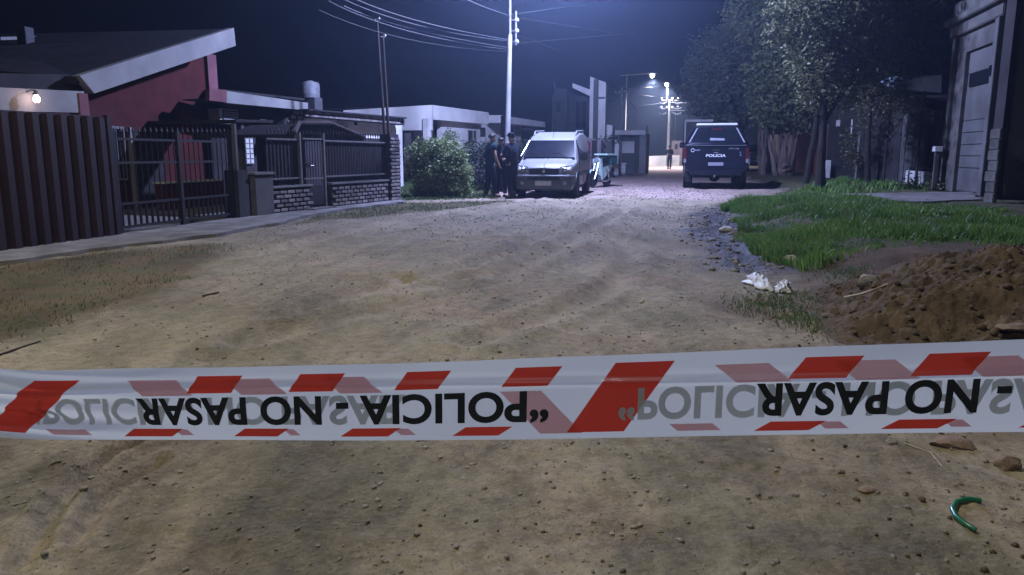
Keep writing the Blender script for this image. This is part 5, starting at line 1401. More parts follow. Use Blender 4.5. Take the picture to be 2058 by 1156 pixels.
def letters(txt, x0, z0, cap, wd, parent, name, mt, y=-2.626, bold=.02, shear=0.0):
    v, f = text_geo(txt, cap, wd, bold, 1.02)
    for ids, ff in islands(len(v), f):
        me = bpy.data.meshes.new(name); me.from_pydata([(x0+v[i][0]+v[i][1]*shear, y, z0+v[i][1]) for i in ids], [], ff); me.materials.append(mt); me.update()
        inst(name, me, parent)
letters('POLICIA', -.32, 1.045, .085, .62, pk, 'letter', M['letter_white'], bold=.035, shear=.12)
letters('911', -.09, 1.165, .035, .14, pk, 'small_letter', M['letter_dim']) if False else None
em = MB().tube([(.052*math.cos(a*.2618), 0, .052*math.sin(a*.2618)) for a in range(25)], .009, 6).build('emblem_ring', M['letter_white'], pk); em.location = (-.74, -2.632, 1.255)
letters('MP', -.66, 1.235, .045, .16, pk, 'small_letter', M['letter_dim'])
letters('17116', .40, 1.285, .045, .30, pk, 'fleet_number_digit', M['letter_dim'])
letters('T', .72, 1.15, .05, .05, pk, 'small_mark', M['letter_dim']); letters('S', .735, 1.08, .05, .05, pk, 'small_mark', M['letter_dim'])
MB().box(-.08, .06, -2.628, -2.6235, 1.165, 1.185).build('small_crest', M['letter_dim'], pk)

# --- far white car
b = P(1519, 330, 47); b.z = .18
wc = thing('parked_car', 'white car parked far away between the pickup and the pale tree trunks', 'car', b, math.pi-math.radians(14))
loft([(-2.1, ring(.76, .34, .80, .95, .62, 1.45)), (-1.9, ring(.80, .28, .84, .98, .64, 1.58)), (0.2, ring(.80, .26, .85, 1.0, .66, 1.64)), (.6, ring(.80, .26, .85, .99, .62, 1.58)), (1.2, ring(.80, .28, .83, .95, .70, 1.06)), (1.9, ring(.80, .30, .80, .82, .66, .92)), (2.1, ring(.74, .36, .72, .70, .58, .80))], 'body', M['white_paint'], wc)
quad([(-.58, .66, 1.54), (.58, .66, 1.54), (.70, 1.17, 1.10), (-.70, 1.17, 1.10)], 'windscreen', M['glass_car'], wc, .04)
MB().bbox(-.45, .45, 2.02, 2.10, .62, .74, .01).build('grille', M['black'], wc)
MB().bbox(-.5, .5, 2.05, 2.12, .36, .50, .01).build('air_intake', M['black'], wc)
for s in (-1, 1):
    MB().bbox(s*.62-.12, s*.62+.12, 1.92, 2.06, .68, .80, .02).build('headlight', M['light_glass'], wc)
    quad([(s*.858, .98, 1.05), (s*.69, .6, 1.52), (s*.69, -1.6, 1.52), (s*.858, -1.7, 1.05)], 'side_window', M['glass_car'], wc, .02)
    for y_ in (1.3, -1.3): arch(wc, s*.835, y_, .32, M['bumper']); wheel(wc, s*.76, y_, .32, .2)
    MB().bbox(s*.95-.09, s*.95+.09, .86, .96, 1.02, 1.15, .02).build('mirror', M['white_paint'], wc)

# --- motorcycle
w1 = G(1191, 377); w1.z = 0; w2 = Vector((3.36, 26.7, 0)); dv = (w2-w1).normalized()
mc = thing('motorcycle', 'small pale mint motorcycle with a flat teal-lidded box, parked behind the van', 'motorcycle', (w1+w2)/2, math.atan2(dv.y, dv.x)-math.pi/2)
hl_ = (w2-w1).length/2
def mwheel(y, r=.29):
    o = MB().lathe([(r-.055, -.03), (r-.02, -.045), (r, -.02), (r, .02), (r-.02, .045), (r-.055, .03)], axis='x', n=28).build('wheel', M['black'], mc, smooth=True); o.location = (0, y, r)
    v = MB().lathe([(.05, -.05), (.055, 0), (.05, .05)], axis='x', n=12)
    for k in range(8):
        a = k*math.pi/4; v.tube([(0, 0, 0), (0, (r-.05)*math.cos(a), (r-.05)*math.sin(a))], .008, 4)
    v.build('spokes', M['chrome'], o)
    # rim ring
    MB().lathe([(r-.075, -.022), (r-.055, -.03), (r-.055, .03), (r-.075, .022)], axis='x', n=28).build('rim', M['chrome'], o, smooth=True)
mwheel(-hl_); mwheel(hl_)
for s in (-1, 1):
    MB().tube([(s*.07, -hl_, .29), (s*.07, -hl_+.18, .62), (s*.06, -hl_+.3, .92)], .022, 8).build('front_fork', M['chrome'], mc)
    MB().tube([(s*.09, hl_, .29), (s*.10, hl_-.12, .62)], .025, 8).build('shock_absorber', M['chrome'], mc)
    MB().tube([(s*.04, -hl_+.3, .95), (s*.2, -hl_+.28, 1.02), (s*.33, -hl_+.38, 1.0)], .014, 7).build('handlebar', M['black'], mc)
    MB().tube([(s*.26, -hl_+.32, 1.03), (s*.30, -hl_+.26, 1.18)], .007, 5).build('mirror_stem', M['black'], mc)
    MB().bbox(s*.30-.05, s*.30+.05, -hl_+.24, -hl_+.26, 1.16, 1.24, .008).build('mirror', M['black'], mc)
v = []; n = 9
for i in range(n):
    a = math.radians(35+120*i/(n-1)); 
    for x in (-.05, .05): v.append((x, -hl_+.34*math.cos(a), .29+.34*math.sin(a)))
o = MB().add(v, [(2*i, 2*i+1, 2*i+3, 2*i+2) for i in range(n-1)]).build('front_mudguard', M['mint'], mc, smooth=True); o.modifiers.new('s', 'SOLIDIFY').thickness = .012
MB().xprism([(-hl_+.22, .95), (-hl_+.36, 1.0), (-hl_+.46, .55), (-.05, .32), (-.05, .24), (-hl_+.42, .26), (-hl_+.34, .5)], -.15, .15).build('leg_shield', M['mint'], mc)
MB().xprism([(-.08, .30), (.10, .28), (hl_-.05, .52), (hl_+.25, .74), (hl_+.05, .78), (-.05, .66), (-.12, .5)], -.11, .11).build('side_panel', M['mint'], mc)
MB().bbox(-.12, .12, -.12, hl_+.02, .72, .84, .04).build('seat', M['black'], mc)
MB().bbox(-.10, .10, -.18, .16, .18, .42, .03).build('engine', M['bumper'], mc)
MB().tube([(.12, -.05, .22), (.13, .2, .20), (.13, hl_+.15, .30)], .035, 10).build('exhaust', M['chrome'], mc, smooth=True)
MB().lathe([(.08, -.02), (.095, 0), (.07, .06), (.01, .07)], axis='y', n=14, c=(0, -hl_+.22, .93)).build('headlight', M['light_glass'], mc, smooth=True)
bx = MB().bbox(-.24, .24, hl_-.18, hl_+.32, .80, 1.08, .02).build('delivery_box', M['teal_dark'], mc)
MB().bbox(-.27, .27, hl_-.48, hl_+.35, 1.083, 1.15, .02).build('box_lid', M['mint'], bx)
MB().bbox(-.05, .05, hl_+.33, hl_+.36, .55, .62, .01).build('tail_light', M['red_light'], mc)

# ================================================================ people
def skin(name, joints, edges, mt, parent, root=0, sub=1):
    bm = bmesh.new(); lay = bm.verts.layers.skin.verify()
    vs = []
    for i, (p, r) in enumerate(joints):
        v = bm.verts.new(p); rr = r if isinstance(r, tuple) else (r, r); v[lay].radius = rr; v[lay].use_root = (i == root); vs.append(v)
    for a, b in edges: bm.edges.new((vs[a], vs[b]))
    me = bpy.data.meshes.new(name); bm.to_mesh(me); bm.free()
    o = bpy.data.objects.new(name, me); COL.objects.link(o)
    o.modifiers.new('skin', 'SKIN').use_smooth_shade = True
    sb = o.modifiers.new('sub', 'SUBSURF'); sb.levels = sub; sb.render_levels = sub
    bpy.context.view_layer.update()
    m2 = bpy.data.meshes.new_from_object(o.evaluated_get(bpy.context.evaluated_depsgraph_get()))
    bpy.data.objects.remove(o); m2.name = name; m2.materials.clear(); m2.materials.append(mt)
    m2.polygons.foreach_set('use_smooth', [True]*len(m2.polygons))
    return inst(name, m2, parent)
def person(label, loc, rz, arms, legs=((.10, 0), (-.10, 0)), lean=0.0, jk='jacket', cap=None, hgt=1.0, bare=(0, 0), coat=False, group=None, head_turn=0):
    """arms: two (elbow, hand) pairs in body coordinates; x right, y forward"""
    t = thing('person', label, 'person', loc, rz, group); t.scale = (hgt, hgt, hgt)
    L_ = lambda z: lean*(z-.9)
    J = [((0, 0, .95), (.15, .11)), ((0, L_(1.15), 1.15), (.135, .10)), ((0, L_(1.36), 1.33), (.125, .08)), ((0, L_(1.48)+.0, 1.48), .055), ((0, L_(1.54)+.01, 1.54), .055),
         ((0, L_(1.62)+.02, 1.62), (.075, .09)), ((0, L_(1.70)+.015, 1.70), (.07, .085))]
    E = [(0, 1), (1, 2), (2, 3), (3, 4), (4, 5), (5, 6)]
    J += [((0, L_(1.6)+.125, 1.605), .014)]; E.append((5, 7))                       # nose
    for s in (-1, 1): J.append(((s*.092, L_(1.61)+.005, 1.61), .016)); E.append((5, len(J)-1))   # ears
    hands = []
    for s, (el, ha) in zip((1, -1), arms):
        i0 = len(J); sh = Vector((s*.19, L_(1.4), 1.41)); el = Vector(el); ha = Vector(ha); d_ = (ha-el).normalized()
        wr = ha - d_*.02
        J += [(sh-Vector((0, 0, .02)), .045), (el, .043), (wr, .027), (wr+d_*.06, (.036, .018))]
        E += [(2, i0), (i0, i0+1), (i0+1, i0+2), (i0+2, i0+3)]
        sd_ = d_.cross(Vector((0, 1, 0))); sd_ = sd_.normalized() if sd_.length > .1 else Vector((1, 0, 0)); up_ = sd_.cross(d_).normalized()
        for k, ln in enumerate((.062, .075, .07, .055)):
            b = wr+d_*.075+sd_*(k-1.5)*.021; q0 = len(J)
            J += [(b, .0095), (b+d_*ln*.55+up_*.01, .0085), (b+d_*ln*.9+up_*.03, .007)]; E += [(i0+3, q0), (q0, q0+1), (q0+1, q0+2)]
        q0 = len(J); b = wr+d_*.03+sd_*.035; J += [(b, .011), (b+d_*.035+sd_*.02, .009)]; E += [(i0+2, q0), (q0, q0+1)]
    for s, (fx, fy_) in zip((1, -1), legs):
        i0 = len(J)
        J += [((s*.10, 0, .88), .095), ((s*.10*.6+fx*.5, fy_*.55+.03, .50), .062), ((fx, fy_, .10), .040), ((fx+s*.02, fy_+.15, .04), .035)]
        E += [(0, i0), (i0, i0+1), (i0+1, i0+2), (i0+2, i0+3)]
    skin('body', J, E, M['skin'], t)
    # trousers
    K = [((0, 0, .98), (.165, .125)), ((0, 0, .90), (.165, .13))]; F_ = [(0, 1)]
    for s, (fx, fy_) in zip((1, -1), legs):
        i0 = len(K); K += [((s*.105, 0, .80), .112), ((s*.06+fx*.5, fy_*.55+.03, .50), .082), ((fx, fy_, .13), .066)]; F_ += [(1, i0), (i0, i0+1), (i0+1, i0+2)]
    skin('trousers', K, F_, M['trousers'], t, 1)
    # jacket with sleeves
    zb = .70 if coat else .90
    K = [((0, 0, zb), (.205 if coat else .18, .15)), ((0, L_(1.1), 1.1), (.185, .145)), ((0, L_(1.34), 1.34), (.205, .145)), ((0, L_(1.47), 1.49), (.082, .078))]; F_ = [(0, 1), (1, 2), (2, 3)]
    for (s, (el, ha)), ba in zip(zip((1, -1), arms), bare):
        i0 = len(K); el = Vector(el); ha = Vector(ha)
        K += [((s*.19, L_(1.4), 1.405), .10)]
        F_ += [(2, i0)]
        if ba: K += [(((s*.20+el.x)/2, (L_(1.4)+el.y)/2, (1.4+el.z)/2), .068)]; F_ += [(i0, i0+1)]
        else: K += [(el, .066), (ha-(ha-el).normalized()*.05, .045)]; F_ += [(i0, i0+1), (i0+1, i0+2)]
    skin('jacket', K, F_, M[jk], t, 1)
    # boots
    for fx, fy_ in legs:
        MB().bbox(fx-.05, fx+.05, fy_-.09, fy_+.20, .0, .09, .028).bbox(fx-.052, fx+.052, fy_-.07, fy_+.07, .092, .24, .02).build('boot', M['boot'], t, smooth=True)
    # hair / cap, eyes and mouth
    hx = MB(); bm = bmesh.new(); bmesh.ops.create_uvsphere(bm, u_segments=18, v_segments=12, radius=1)
    dl_ = [v for v in bm.verts if v.co.z < -.45 or (v.co.y > .45 and v.co.z < .25)]; bmesh.ops.delete(bm, geom=dl_, context='VERTS')
    for v in bm.verts: v.co = Vector((v.co.x*.098, v.co.y*.112+L_(1.66)+.010, v.co.z*.098+1.665))
    hx.bm(bm); o = hx.build('hair', M['hair'], t, smooth=True); o.modifiers.new('s', 'SOLIDIFY').thickness = .012
    for s in (-1, 1):
        MB().lathe([(.004, 0), (.009, .004), (.006, .010), (.001, .012)], axis='y', n=8, c=(s*.030, L_(1.63)+.098, 1.632)).build('eye', M['hair'], t)
    MB().bbox(-.022, .022, L_(1.57)+.085, L_(1.57)+.10, 1.560, 1.568, .003).build('mouth', M['red_wall'], t)
    if cap:
        c = MB(); c.lathe([(.108, 1.675), (.112, 1.70), (.104, 1.75), (.06, 1.785), (.01, 1.79)], n=20, c=(0, L_(1.7)+.01, 0))
        c.zprism([(-.085, .09), (.085, .09), (.065, .19), (-.065, .19)], 1.685, 1.70)
        c.build('cap', M[cap], t, smooth=True)
    return t
UP = 'three officers standing together beside the van'
p = G(986, 396)
person('officer in long teal-dark jacket nearest the hedge, seen from the side, bare forearm hanging', (p.x, p.y, gz1(p.x, p.y)), -math.radians(62), (((.27, .02, 1.14), (.25, .14, .90)), ((-.25, -.02, 1.13), (-.22, .16, .92))), legs=((.11, .06), (-.12, -.08)), lean=.06, jk='jacket_teal', coat=True, bare=(1, 0), group=UP, hgt=.955)
p = P(1008, 392, 20.4)
person('officer in dark clothes standing in the middle, between the teal jacket and the capped officer', (p.x, p.y, gz1(p.x, p.y)), math.radians(170), (((.28, .05, 1.13), (.12, .30, 1.15)), ((-.28, .05, 1.13), (-.14, .30, 1.12))), legs=((.12, 0), (-.12, .05)), lean=.03, group=UP, hgt=.90, bare=(1, 0))
p = P(1029, 399, 19.5)
person('officer in dark cap and uniform standing at the front corner of the van', (p.x, p.y, gz1(p.x, p.y)), math.radians(48), (((.29, -.02, 1.14), (.24, .18, 1.02)), ((-.28, .04, 1.14), (-.10, .28, 1.16))), legs=((.13, .03), (-.11, -.05)), lean=.02, cap='jacket', group=UP, hgt=.945)
p = G(1345, 340)
person('lone officer standing far down the street beside the pickup, hands together', (p.x, p.y, gz1(p.x, p.y)), math.radians(150), (((.27, .05, 1.13), (.08, .27, 1.12)), ((-.27, .05, 1.13), (-.08, .27, 1.10))), legs=((.10, 0), (-.10, .04)), cap='jacket', hgt=1.04)
# ================================================================ vegetation
def leaves(center, blobs, nclump, nleaf, size, mt, name, parent, cs=.35, asp=.5):
    """leaf-sized faces gathered in clumps spread through the blobs (centre, radii) """
    vs = []
    for (c, r) in blobs:
        r = Vector(r) if not isinstance(r, (int, float)) else Vector((r, r, r))
        nc = max(4, int(nclump*(r.x*r.y*r.z)**(2/3)))
        d = nr.normal(size=(nc, 3)); d /= np.linalg.norm(d, axis=1)[:, None]
        rad = nr.uniform(.25, 1.08, nc)**.45
        cc = np.array(c)+d*rad[:, None]*np.array(r)
        k = nleaf
        s = nr.uniform(.5, 1.3, nc)
        p = (cc[:, None, :] + nr.normal(0, 1, (nc, k, 3))*(cs*s)[:, None, None]*np.array([1, 1, .75])).reshape(-1, 3)
        vs.append(p)
    p = np.concatenate(vs); n = len(p)
    a = nr.normal(size=(n, 3)); a[:, 2] *= .6; a /= np.linalg.norm(a, axis=1)[:, None]
    b = np.cross(a, nr.normal(size=(n, 3))); b /= np.linalg.norm(b, axis=1)[:, None]
    s = size*nr.uniform(.6, 1.4, n)[:, None]
    c3 = np.cross(a, b)*s*.18
    v = np.stack([p-a*s, p+b*s*asp+c3, p+a*s, p-b*s*asp+c3], 1).reshape(-1, 3)
    i4 = np.arange(n)*4
    o = inst(name, npmesh(name, v - np.array(center), faces4=np.stack([i4, i4+1, i4+2, i4+3], 1), m=mt), parent)
    return o
def tree(name, label, base, trunks, blobs, leafm, barkm, nclump, nleaf, size, cs, cat='tree', group=None):
    base = Vector(base)
    t = thing(name, label, cat, base, 0, group)
    for tr in trunks:
        pts = [Vector(q_)-base for q_, r_ in tr]; rs = [r_ for q_, r_ in tr]
        # add wobble between joints
        P2, R2 = [], []
        for i in range(len(pts)-1):
            for k in range(4):
                f = k/4; q_ = pts[i].lerp(pts[i+1], f); w = rs[i]*(.30 if barkm == M['trunk_pink'] else .07)
                P2.append(q_+Vector((rng.uniform(-w, w), rng.uniform(-w, w), 0))*(1 if (i or k) else 0)); R2.append((rs[i]*(1-f)+rs[i+1]*f)*rng.uniform(.9, 1.1))
        P2.append(pts[-1]); R2.append(rs[-1])
        MB().tube(P2, R2, 9).build('trunk' if tr is trunks[0] else 'limb', barkm, t, smooth=True)
    if blobs: leaves(base, blobs, nclump, nleaf, size, leafm, 'crown', t, cs)
    return t
def PB(px, py, r, Y, dy=0.0):
    c = P(px, py, Y+dy); s = Y/1515
    return (tuple(c), (r*s, r*s*.95, r*s))
# grey-green tree beyond the pickup
Y = 41
b = P(1500, 330, Y+1); b.z = .15
tree('street_tree', 'grey-green tree lit bluish by the street lamp, above and beyond the police pickup', b,
     [[(b, .22), (P(1490, 270, Y+1), .17), (P(1470, 200, Y), .10), (P(1450, 140, Y), .05)], [(P(1490, 270, Y+1), .12), (P(1520, 200, Y), .09), (P(1530, 120, Y), .04)]],
     [PB(1412, 160, 40, Y), PB(1432, 112, 40, Y), PB(1465, 90, 45, Y), PB(1452, 150, 52, Y), PB(1430, 205, 38, Y, -.5), PB(1475, 190, 45, Y), PB(1500, 120, 55, Y, .5), PB(1500, 60, 45, Y, .5), PB(1450, 238, 26, Y), PB(1400, 182, 22, Y), PB(1540, 60, 45, Y, 1)],
     M['leaf_blue'], M['trunk_dark'], 46, 34, .105, .26)
# pale multi-stemmed tree
Y = 34
b = P(1574, 345, Y); b.z = .2
tr = [[(b, .40), (P(1574, 325, Y), .26), (P(1572, 290, Y), .12), (P(1585, 230, Y), .14), (P(1590, 140, Y), .07)]]
for (a, c_) in ((1560, 1541), (1565, 1553), (1570, 1567), (1576, 1584), (1583, 1597), (1588, 1610)):
    tr.append([(P(a, 340, Y+rng.uniform(-.4, .2))*1.0, .12), (P((a+c_)/2-3, 300, Y-.15), .065), (P(c_, 245, Y), .05), (P(c_+(c_-1575)*.6, 190, Y), .05)])
for q_ in tr[1:]: q_[0] = (Vector((q_[0][0].x, q_[0][0].y, .2)), q_[0][1])
tree('street_tree', 'big tree with a fluted cluster of pale pinkish stems just right of the police pickup', b, tr,
     [PB(1545, 150, 48, Y), PB(1540, 205, 33, Y, -.4), PB(1575, 190, 45, Y, -.4), PB(1610, 190, 45, Y), PB(1590, 120, 62, Y), PB(1560, 70, 60, Y), PB(1640, 150, 55, Y, .4), PB(1600, 30, 70, Y, .3), PB(1515, 30, 45, Y), PB(1560, 228, 26, Y, -.6), PB(1620, 225, 24, Y), PB(1548, 238, 15, Y, -.7), PB(1606, 246, 15, Y, -.7), PB(1580, 236, 12, Y, -.8)],
     M['leaf_olive'], M['trunk_pink'], 46, 32, .10, .27)
for (px_, w_, Yv, lb) in ((1536, .10, 36, 'leftmost slim pale trunk in the row beyond the pickup'), (1544, .12, 37, 'second slim pale trunk in the row beyond the pickup'), (1529, .09, 39, 'thin dim trunk between the white parked car and the pale trunks')):
    b = P(px_, 330, Yv); b.z = .15
    tree('slim_tree', lb, b, [[(b, w_*1.3), (P(px_-3, 290, Yv), w_), (P(px_-1, 245, Yv), w_*.8), (P(px_+2, 200, Yv), w_*.5)]], [PB(px_+2, 238, 16, Yv)], M['leaf_olive'], M['trunk_pink'], 40, 20, .07, .15, group='slim pale trunks beyond the pickup')
# near dark street trees
Y = 20.5
b = P(1647, 374, Y); b.z = gz1(b.x, b.y)
tree('street_tree', 'near street tree with straight black trunk and wide dark crown, right of the pale-stemmed tree', b,
     [[(b, .15), (P(1651, 320, Y), .115), (P(1654, 260, Y), .10), (P(1658, 190, Y), .08), (P(1665, 100, Y), .05)], [(P(1654, 250, Y), .06), (P(1690, 190, Y), .05), (P(1730, 120, Y+.4), .03)], [(P(1656, 220, Y), .05), (P(1630, 150, Y), .04), (P(1610, 90, Y), .02)]],
     [PB(1640, 110, 60, Y), PB(1690, 50, 85, Y, .3), PB(1660, 0, 90, Y), PB(1720, 130, 60, Y, .4), PB(1600, 40, 55, Y), PB(1690, 190, 32, Y), PB(1640, 180, 32, Y), PB(1760, 60, 80, Y+1, .3), PB(1740, -20, 90, Y+1)],
     M['leaf_dark'], M['trunk_dark'], 100, 30, .06, .18)
Y = 24
b = P(1620, 360, Y); b.z = gz1(b.x, b.y)
tree('street_tree', 'thin dark tree leaning right beside the straight black trunk', b,
     [[(b, .11), (P(1627, 320, Y), .09), (P(1636, 275, Y), .08), (P(1641, 235, Y), .065), (P(1640, 190, Y), .04)]],
     [PB(1640, 200, 30, Y), PB(1655, 170, 34, Y)], M['leaf_dark'], M['trunk_dark'], 70, 24, .055, .17)
Y = 22.5
b = P(1745, 352, Y); b.z = gz1(b.x, b.y)
tree('street_tree', 'dark leafy tree before the railed fence with a thin pale-flecked trunk', b,
     [[(b, .10), (P(1744, 300, Y), .08), (P(1748, 230, Y), .06), (P(1760, 160, Y), .04)]],
     [PB(1770, 180, 50, Y), PB(1800, 130, 60, Y), PB(1840, 100, 60, Y), PB(1800, 60, 75, Y), PB(1850, 30, 60, Y), PB(1790, 215, 30, Y), PB(1740, 200, 35, Y), PB(1850, 170, 30, Y), PB(1835, 212, 22, Y), PB(1800, -10, 70, Y)],
     M['leaf_dark'], M['trunk_dark'], 70, 26, .05, .18)
t = thing('thin_post', 'thin pale post standing in grass before the dark house', 'post', P(1720, 350, 26).xy.to_3d()+Vector((0, 0, .2)))
MB().tube([(0, 0, 0), (.03, 0, 1.62)], .045, 8, .035).build('shaft', M['concrete'], t); MB().bbox(-.05, .09, -.05, .05, 1.623, 1.68, .01).build('cap', M['concrete'], t)
# climbing shrubs on the right fence (dark foliage masses)
def shrub(name, label, base, blobs, leafm, nclump, nleaf, size, cs, cat='bush', stems=5, bark=None):
    base = Vector(base); t = thing(name, label, cat, base)
    c0 = sum((Vector(b_[0]) for b_ in blobs), Vector())/len(blobs)
    for k in range(stems):
        b_ = blobs[k % len(blobs)]; e = Vector(b_[0]); 
        MB().tube([Vector((rng.uniform(-.1, .1), rng.uniform(-.1, .1), -.03)), (e-base)*.5+Vector((rng.uniform(-.1, .1), 0, 0)), e-base], .022, 6, .008).build('stem', bark or M['trunk_dark'], t)
    leaves(base, blobs, nclump, nleaf, size, leafm, 'foliage', t, cs)
    return t
Y = 26
b = P(1730, 350, Y); b.z = .2
shrub('climbing_shrub', 'dark climber covering the fence between the thin post and the railed fence', b, [PB(1728, 300, 24, Y), PB(1738, 260, 22, Y), PB(1745, 325, 20, Y), PB(1712, 325, 14, Y), PB(1700, 280, 22, Y+1)], M['leaf_dark'], 60, 24, .05, .15)
# rounded bush, left
Y = 19.6
b = P(886, 398, Y); b.z = gz1(b.x, b.y)
shrub('rounded_bush', 'bright green rounded bush beside the road left of the van', b,
      [PB(866, 340, 44, Y), PB(905, 335, 40, Y), PB(885, 315, 36, Y), PB(915, 368, 32, Y), PB(855, 300, 18, Y), PB(915, 305, 18, Y), PB(870, 370, 35, Y), PB(850, 318, 24, Y), PB(905, 390, 20, Y), PB(850, 385, 20, Y), PB(872, 298, 18, Y), PB(925, 395, 10, Y), PB(935, 345, 12, Y), PB(838, 300, 10, Y)],
      M['leaf_bush'], 330, 44, .038, .095, stems=9)
# clipped hedge behind
Y = 23
t0 = P(930, 300, Y)
blobs = [PB(px_, py_, 14, Y+dy) for px_ in range(940, 1080, 14) for py_ in (300, 322, 344, 362) for dy in (0, .8)]
b = P(990, 370, Y); b.z = 0
shrub('clipped_hedge', 'dark clipped hedge standing behind the officers by the van', b, blobs, M['leaf_hedge'], 60, 26, .04, .12, cat='hedge', stems=8)
for (px_, py_, Yv, r, lb, mt_) in ((1224, 275, 37, 12, 'small dark bush peeping over the grey wall at the tower foot', 'leaf_hedge'), (1203, 290, 36, 8, 'dark garden plant at the right end of the mauve wall', 'leaf_hedge'), (1885, 372, 19.5, 10, 'tuft of weeds at the foot of the old garage pilaster', 'leaf_dark'), (1826, 366, 21, 16, 'green weeds growing against the white plinth of the railed fence', 'leaf_olive'), (905, 268, 28.5, 11, 'small potted-height bush in front of the white house porch', 'leaf_bush')):
    b = P(px_, 330, Yv); b.z = 0 if px_ < 1400 else .2
    shrub('small_bush', lb, b, [PB(px_, py_, r, Yv), PB(px_+r*.6, py_+r*.7, r*.7, Yv), PB(px_-r*.6, py_+r*.8, r*.6, Yv)], M[mt_], 60, 24, .05, .14, stems=3)

# ================================================================ poles, street lamps and cables
def insulators(t, z, y=0.0, n=3, dx=.12):
    for k in range(n):
        MB().lathe([(.02, 0), (.045, .02), (.03, .05), (.045, .08), (.02, .11)], axis='y', n=8, c=(.14, y, z-k*.28)).build('insulator', M['porcelain'], t)
base = P(1017, 390, 22.6); base.z = 0
tp_ = P(1025, -140, 22.6)
t = thing('utility_pole', 'tall lit concrete utility pole beside the three officers, carrying the street lamp', 'utility pole', base)
d_ = tp_-base
pm_ = P(1025, 70, 22.6)-base
MB().tube([(0, 0, -.1), pm_], .10, 16, .062).build('shaft', M['pole_concrete'], t, smooth=True)
MB().tube([pm_+Vector((0, 0, .0)), d_], .04, 12, .035).build('top_pipe', M['iron_pale'], t, smooth=True)
z_ = pm_.z
MB().tube([(pm_.x+.17, -.05, z_-.3), (pm_.x+.17, -.05, z_+.65)], .03, 8).build('cable_rack', M['iron_pale'], t)
for k, dz in enumerate((-.2, .1, .4)):
    MB().lathe([(.03, 0), (.06, .03), (.04, .06), (.06, .09), (.03, .12)], axis='y', n=10, c=(pm_.x+.20, -.1, z_+dz)).build('insulator', M['porcelain'], t, smooth=True)
    MB().tube([(pm_.x, 0, z_+dz), (pm_.x+.2, -.04, z_+dz)], .014, 6).build('bracket', M['iron_pale'], t)
lt = thing('street_lamp', 'street lamp head above the officers on the arm of the lit concrete pole', 'street lamp', (1.35, 20.3, 7.6))
armb = base+d_-Vector((1.35, 20.3, 7.6))
MB().tube([armb+Vector((0, 0, -.3)), armb+Vector((.15, -.05, .15)), (-.45, .1, .16), (.0, 0, .13)], .03, 8).build('arm', M['iron_pale'], lt, smooth=True)
MB().bbox(-.3, .36, -.14, .14, .06, .16, .03).build('housing', M['iron_pale'], lt)
MB().bbox(-.22, .30, -.10, .10, .045, .062, .004).build('lamp_glass', M['lamp_on'], lt)
lamp_light('near', 'street_light', lt, (0, 0, -.15))
t = thing('wooden_pole', 'dark wooden stump pole touching the foot of the lit concrete pole', 'pole', base+Vector((-.12, .3, 0)))
MB().tube([(0, 0, -.05), (.05, 0, P(1012, 236, 22.8).z)], .11, 10, .09).build('shaft', M['wood_dark'], t, smooth=True)
MB().lathe([(.10, 0), (.10, .03), (.02, .06)], n=10, c=(.05, 0, P(1012, 236, 22.8).z)).build('cap', M['wood_dark'], t)

def far_pole(px_, pyt, pyb, Yv, r, label, lamp=None, arms=True):
    b = P(px_, pyb, Yv); b.z = 0; tz = P(px_, pyt, Yv).z
    t = thing('utility_pole', label, 'utility pole', b)
    MB().tube([(0, 0, -.1), (0, 0, tz)], r, 10, r*.7).build('shaft', M['pole_concrete'], t, smooth=True)
    if arms:
        MB().box(-.5, .5, -.04, .04, tz-.35, tz-.27).build('crossarm', M['iron_pale'], t)
        for x_ in (-.42, -.15, .15, .42): MB().lathe([(.03, 0), (.06, .03), (.03, .1)], n=8, c=(x_, 0, tz-.268)).build('insulator', M['porcelain'], t)
    return t, b, tz
far_pole(1247, 176, 328, 47, .10, 'slim pale pole with short crossarm left of the flat-roofed house')
far_pole(1113, 165, 300, 52, .055, 'very thin pale mast rising behind the roof of the van', arms=False)
far_pole(1110, 191, 300, 51, .05, 'shorter thin mast immediately left of the thin mast behind the van', arms=False)
far_pole(1299, 253, 322, 50, .07, 'short thin post right of the flat-roofed house', arms=False)
t, b, tz = far_pole(1342, 200, 322, 75, .17, 'far lamp-post with a tangle of cables and insulators at the end of the street', arms=False)
for (dz, n_) in ((-.1, 4), (-.9, 4)):
    MB().box(-.9, .9, -.05, .05, tz+dz-.05, tz+dz+.05).build('crossarm', M['iron_pale'], t)
    for k in range(n_): MB().lathe([(.05, 0), (.1, .05), (.06, .1), (.1, .15), (.04, .2)], n=8, c=(-.8+k*1.6/(n_-1), 0, tz+dz+.052)).build('insulator', M['porcelain'], t)
for s_ in (-1, 1):
    for k in range(3):
        MB().tube([(s_*(.2), 0, tz-.2-.5*k), (s_*(.7), -.2, tz-.45-.5*k), (s_*(1.1), -.4, tz-.3-.5*k)], .035, 6).build('jumper_cable', M['wire'], t)
def lamp_head(key, label, pole_px, arm):
    for k, l, p_, c_, r_ in LAMPS:
        if k == key: L_ = Vector(l)
    lt = thing('street_lamp', label, 'street lamp', L_)
    MB().tube([arm[0], arm[1]], .05, 8).build('arm', M['iron_pale'], lt)
    MB().bbox(-.35, .35, -.2, .2, .16, .3, .04).build('housing', M['iron_pale'], lt)
    MB().lathe([(.04, -.14), (.13, -.08), (.17, 0), (.15, .12), (.10, .158)], n=16).build('lamp_glass', M['lamp_on'], lt, smooth=True)
    lamp_light(key, 'street_light', lt, (0, -.25, -.3))
c_ = P(1340, 171, 75); LAMPS[3] = ('far', tuple(c_)) + LAMPS[3][2:]
c_ = P(1311, 153, 64); LAMPS[4] = ('far2', tuple(c_)) + LAMPS[4][2:]
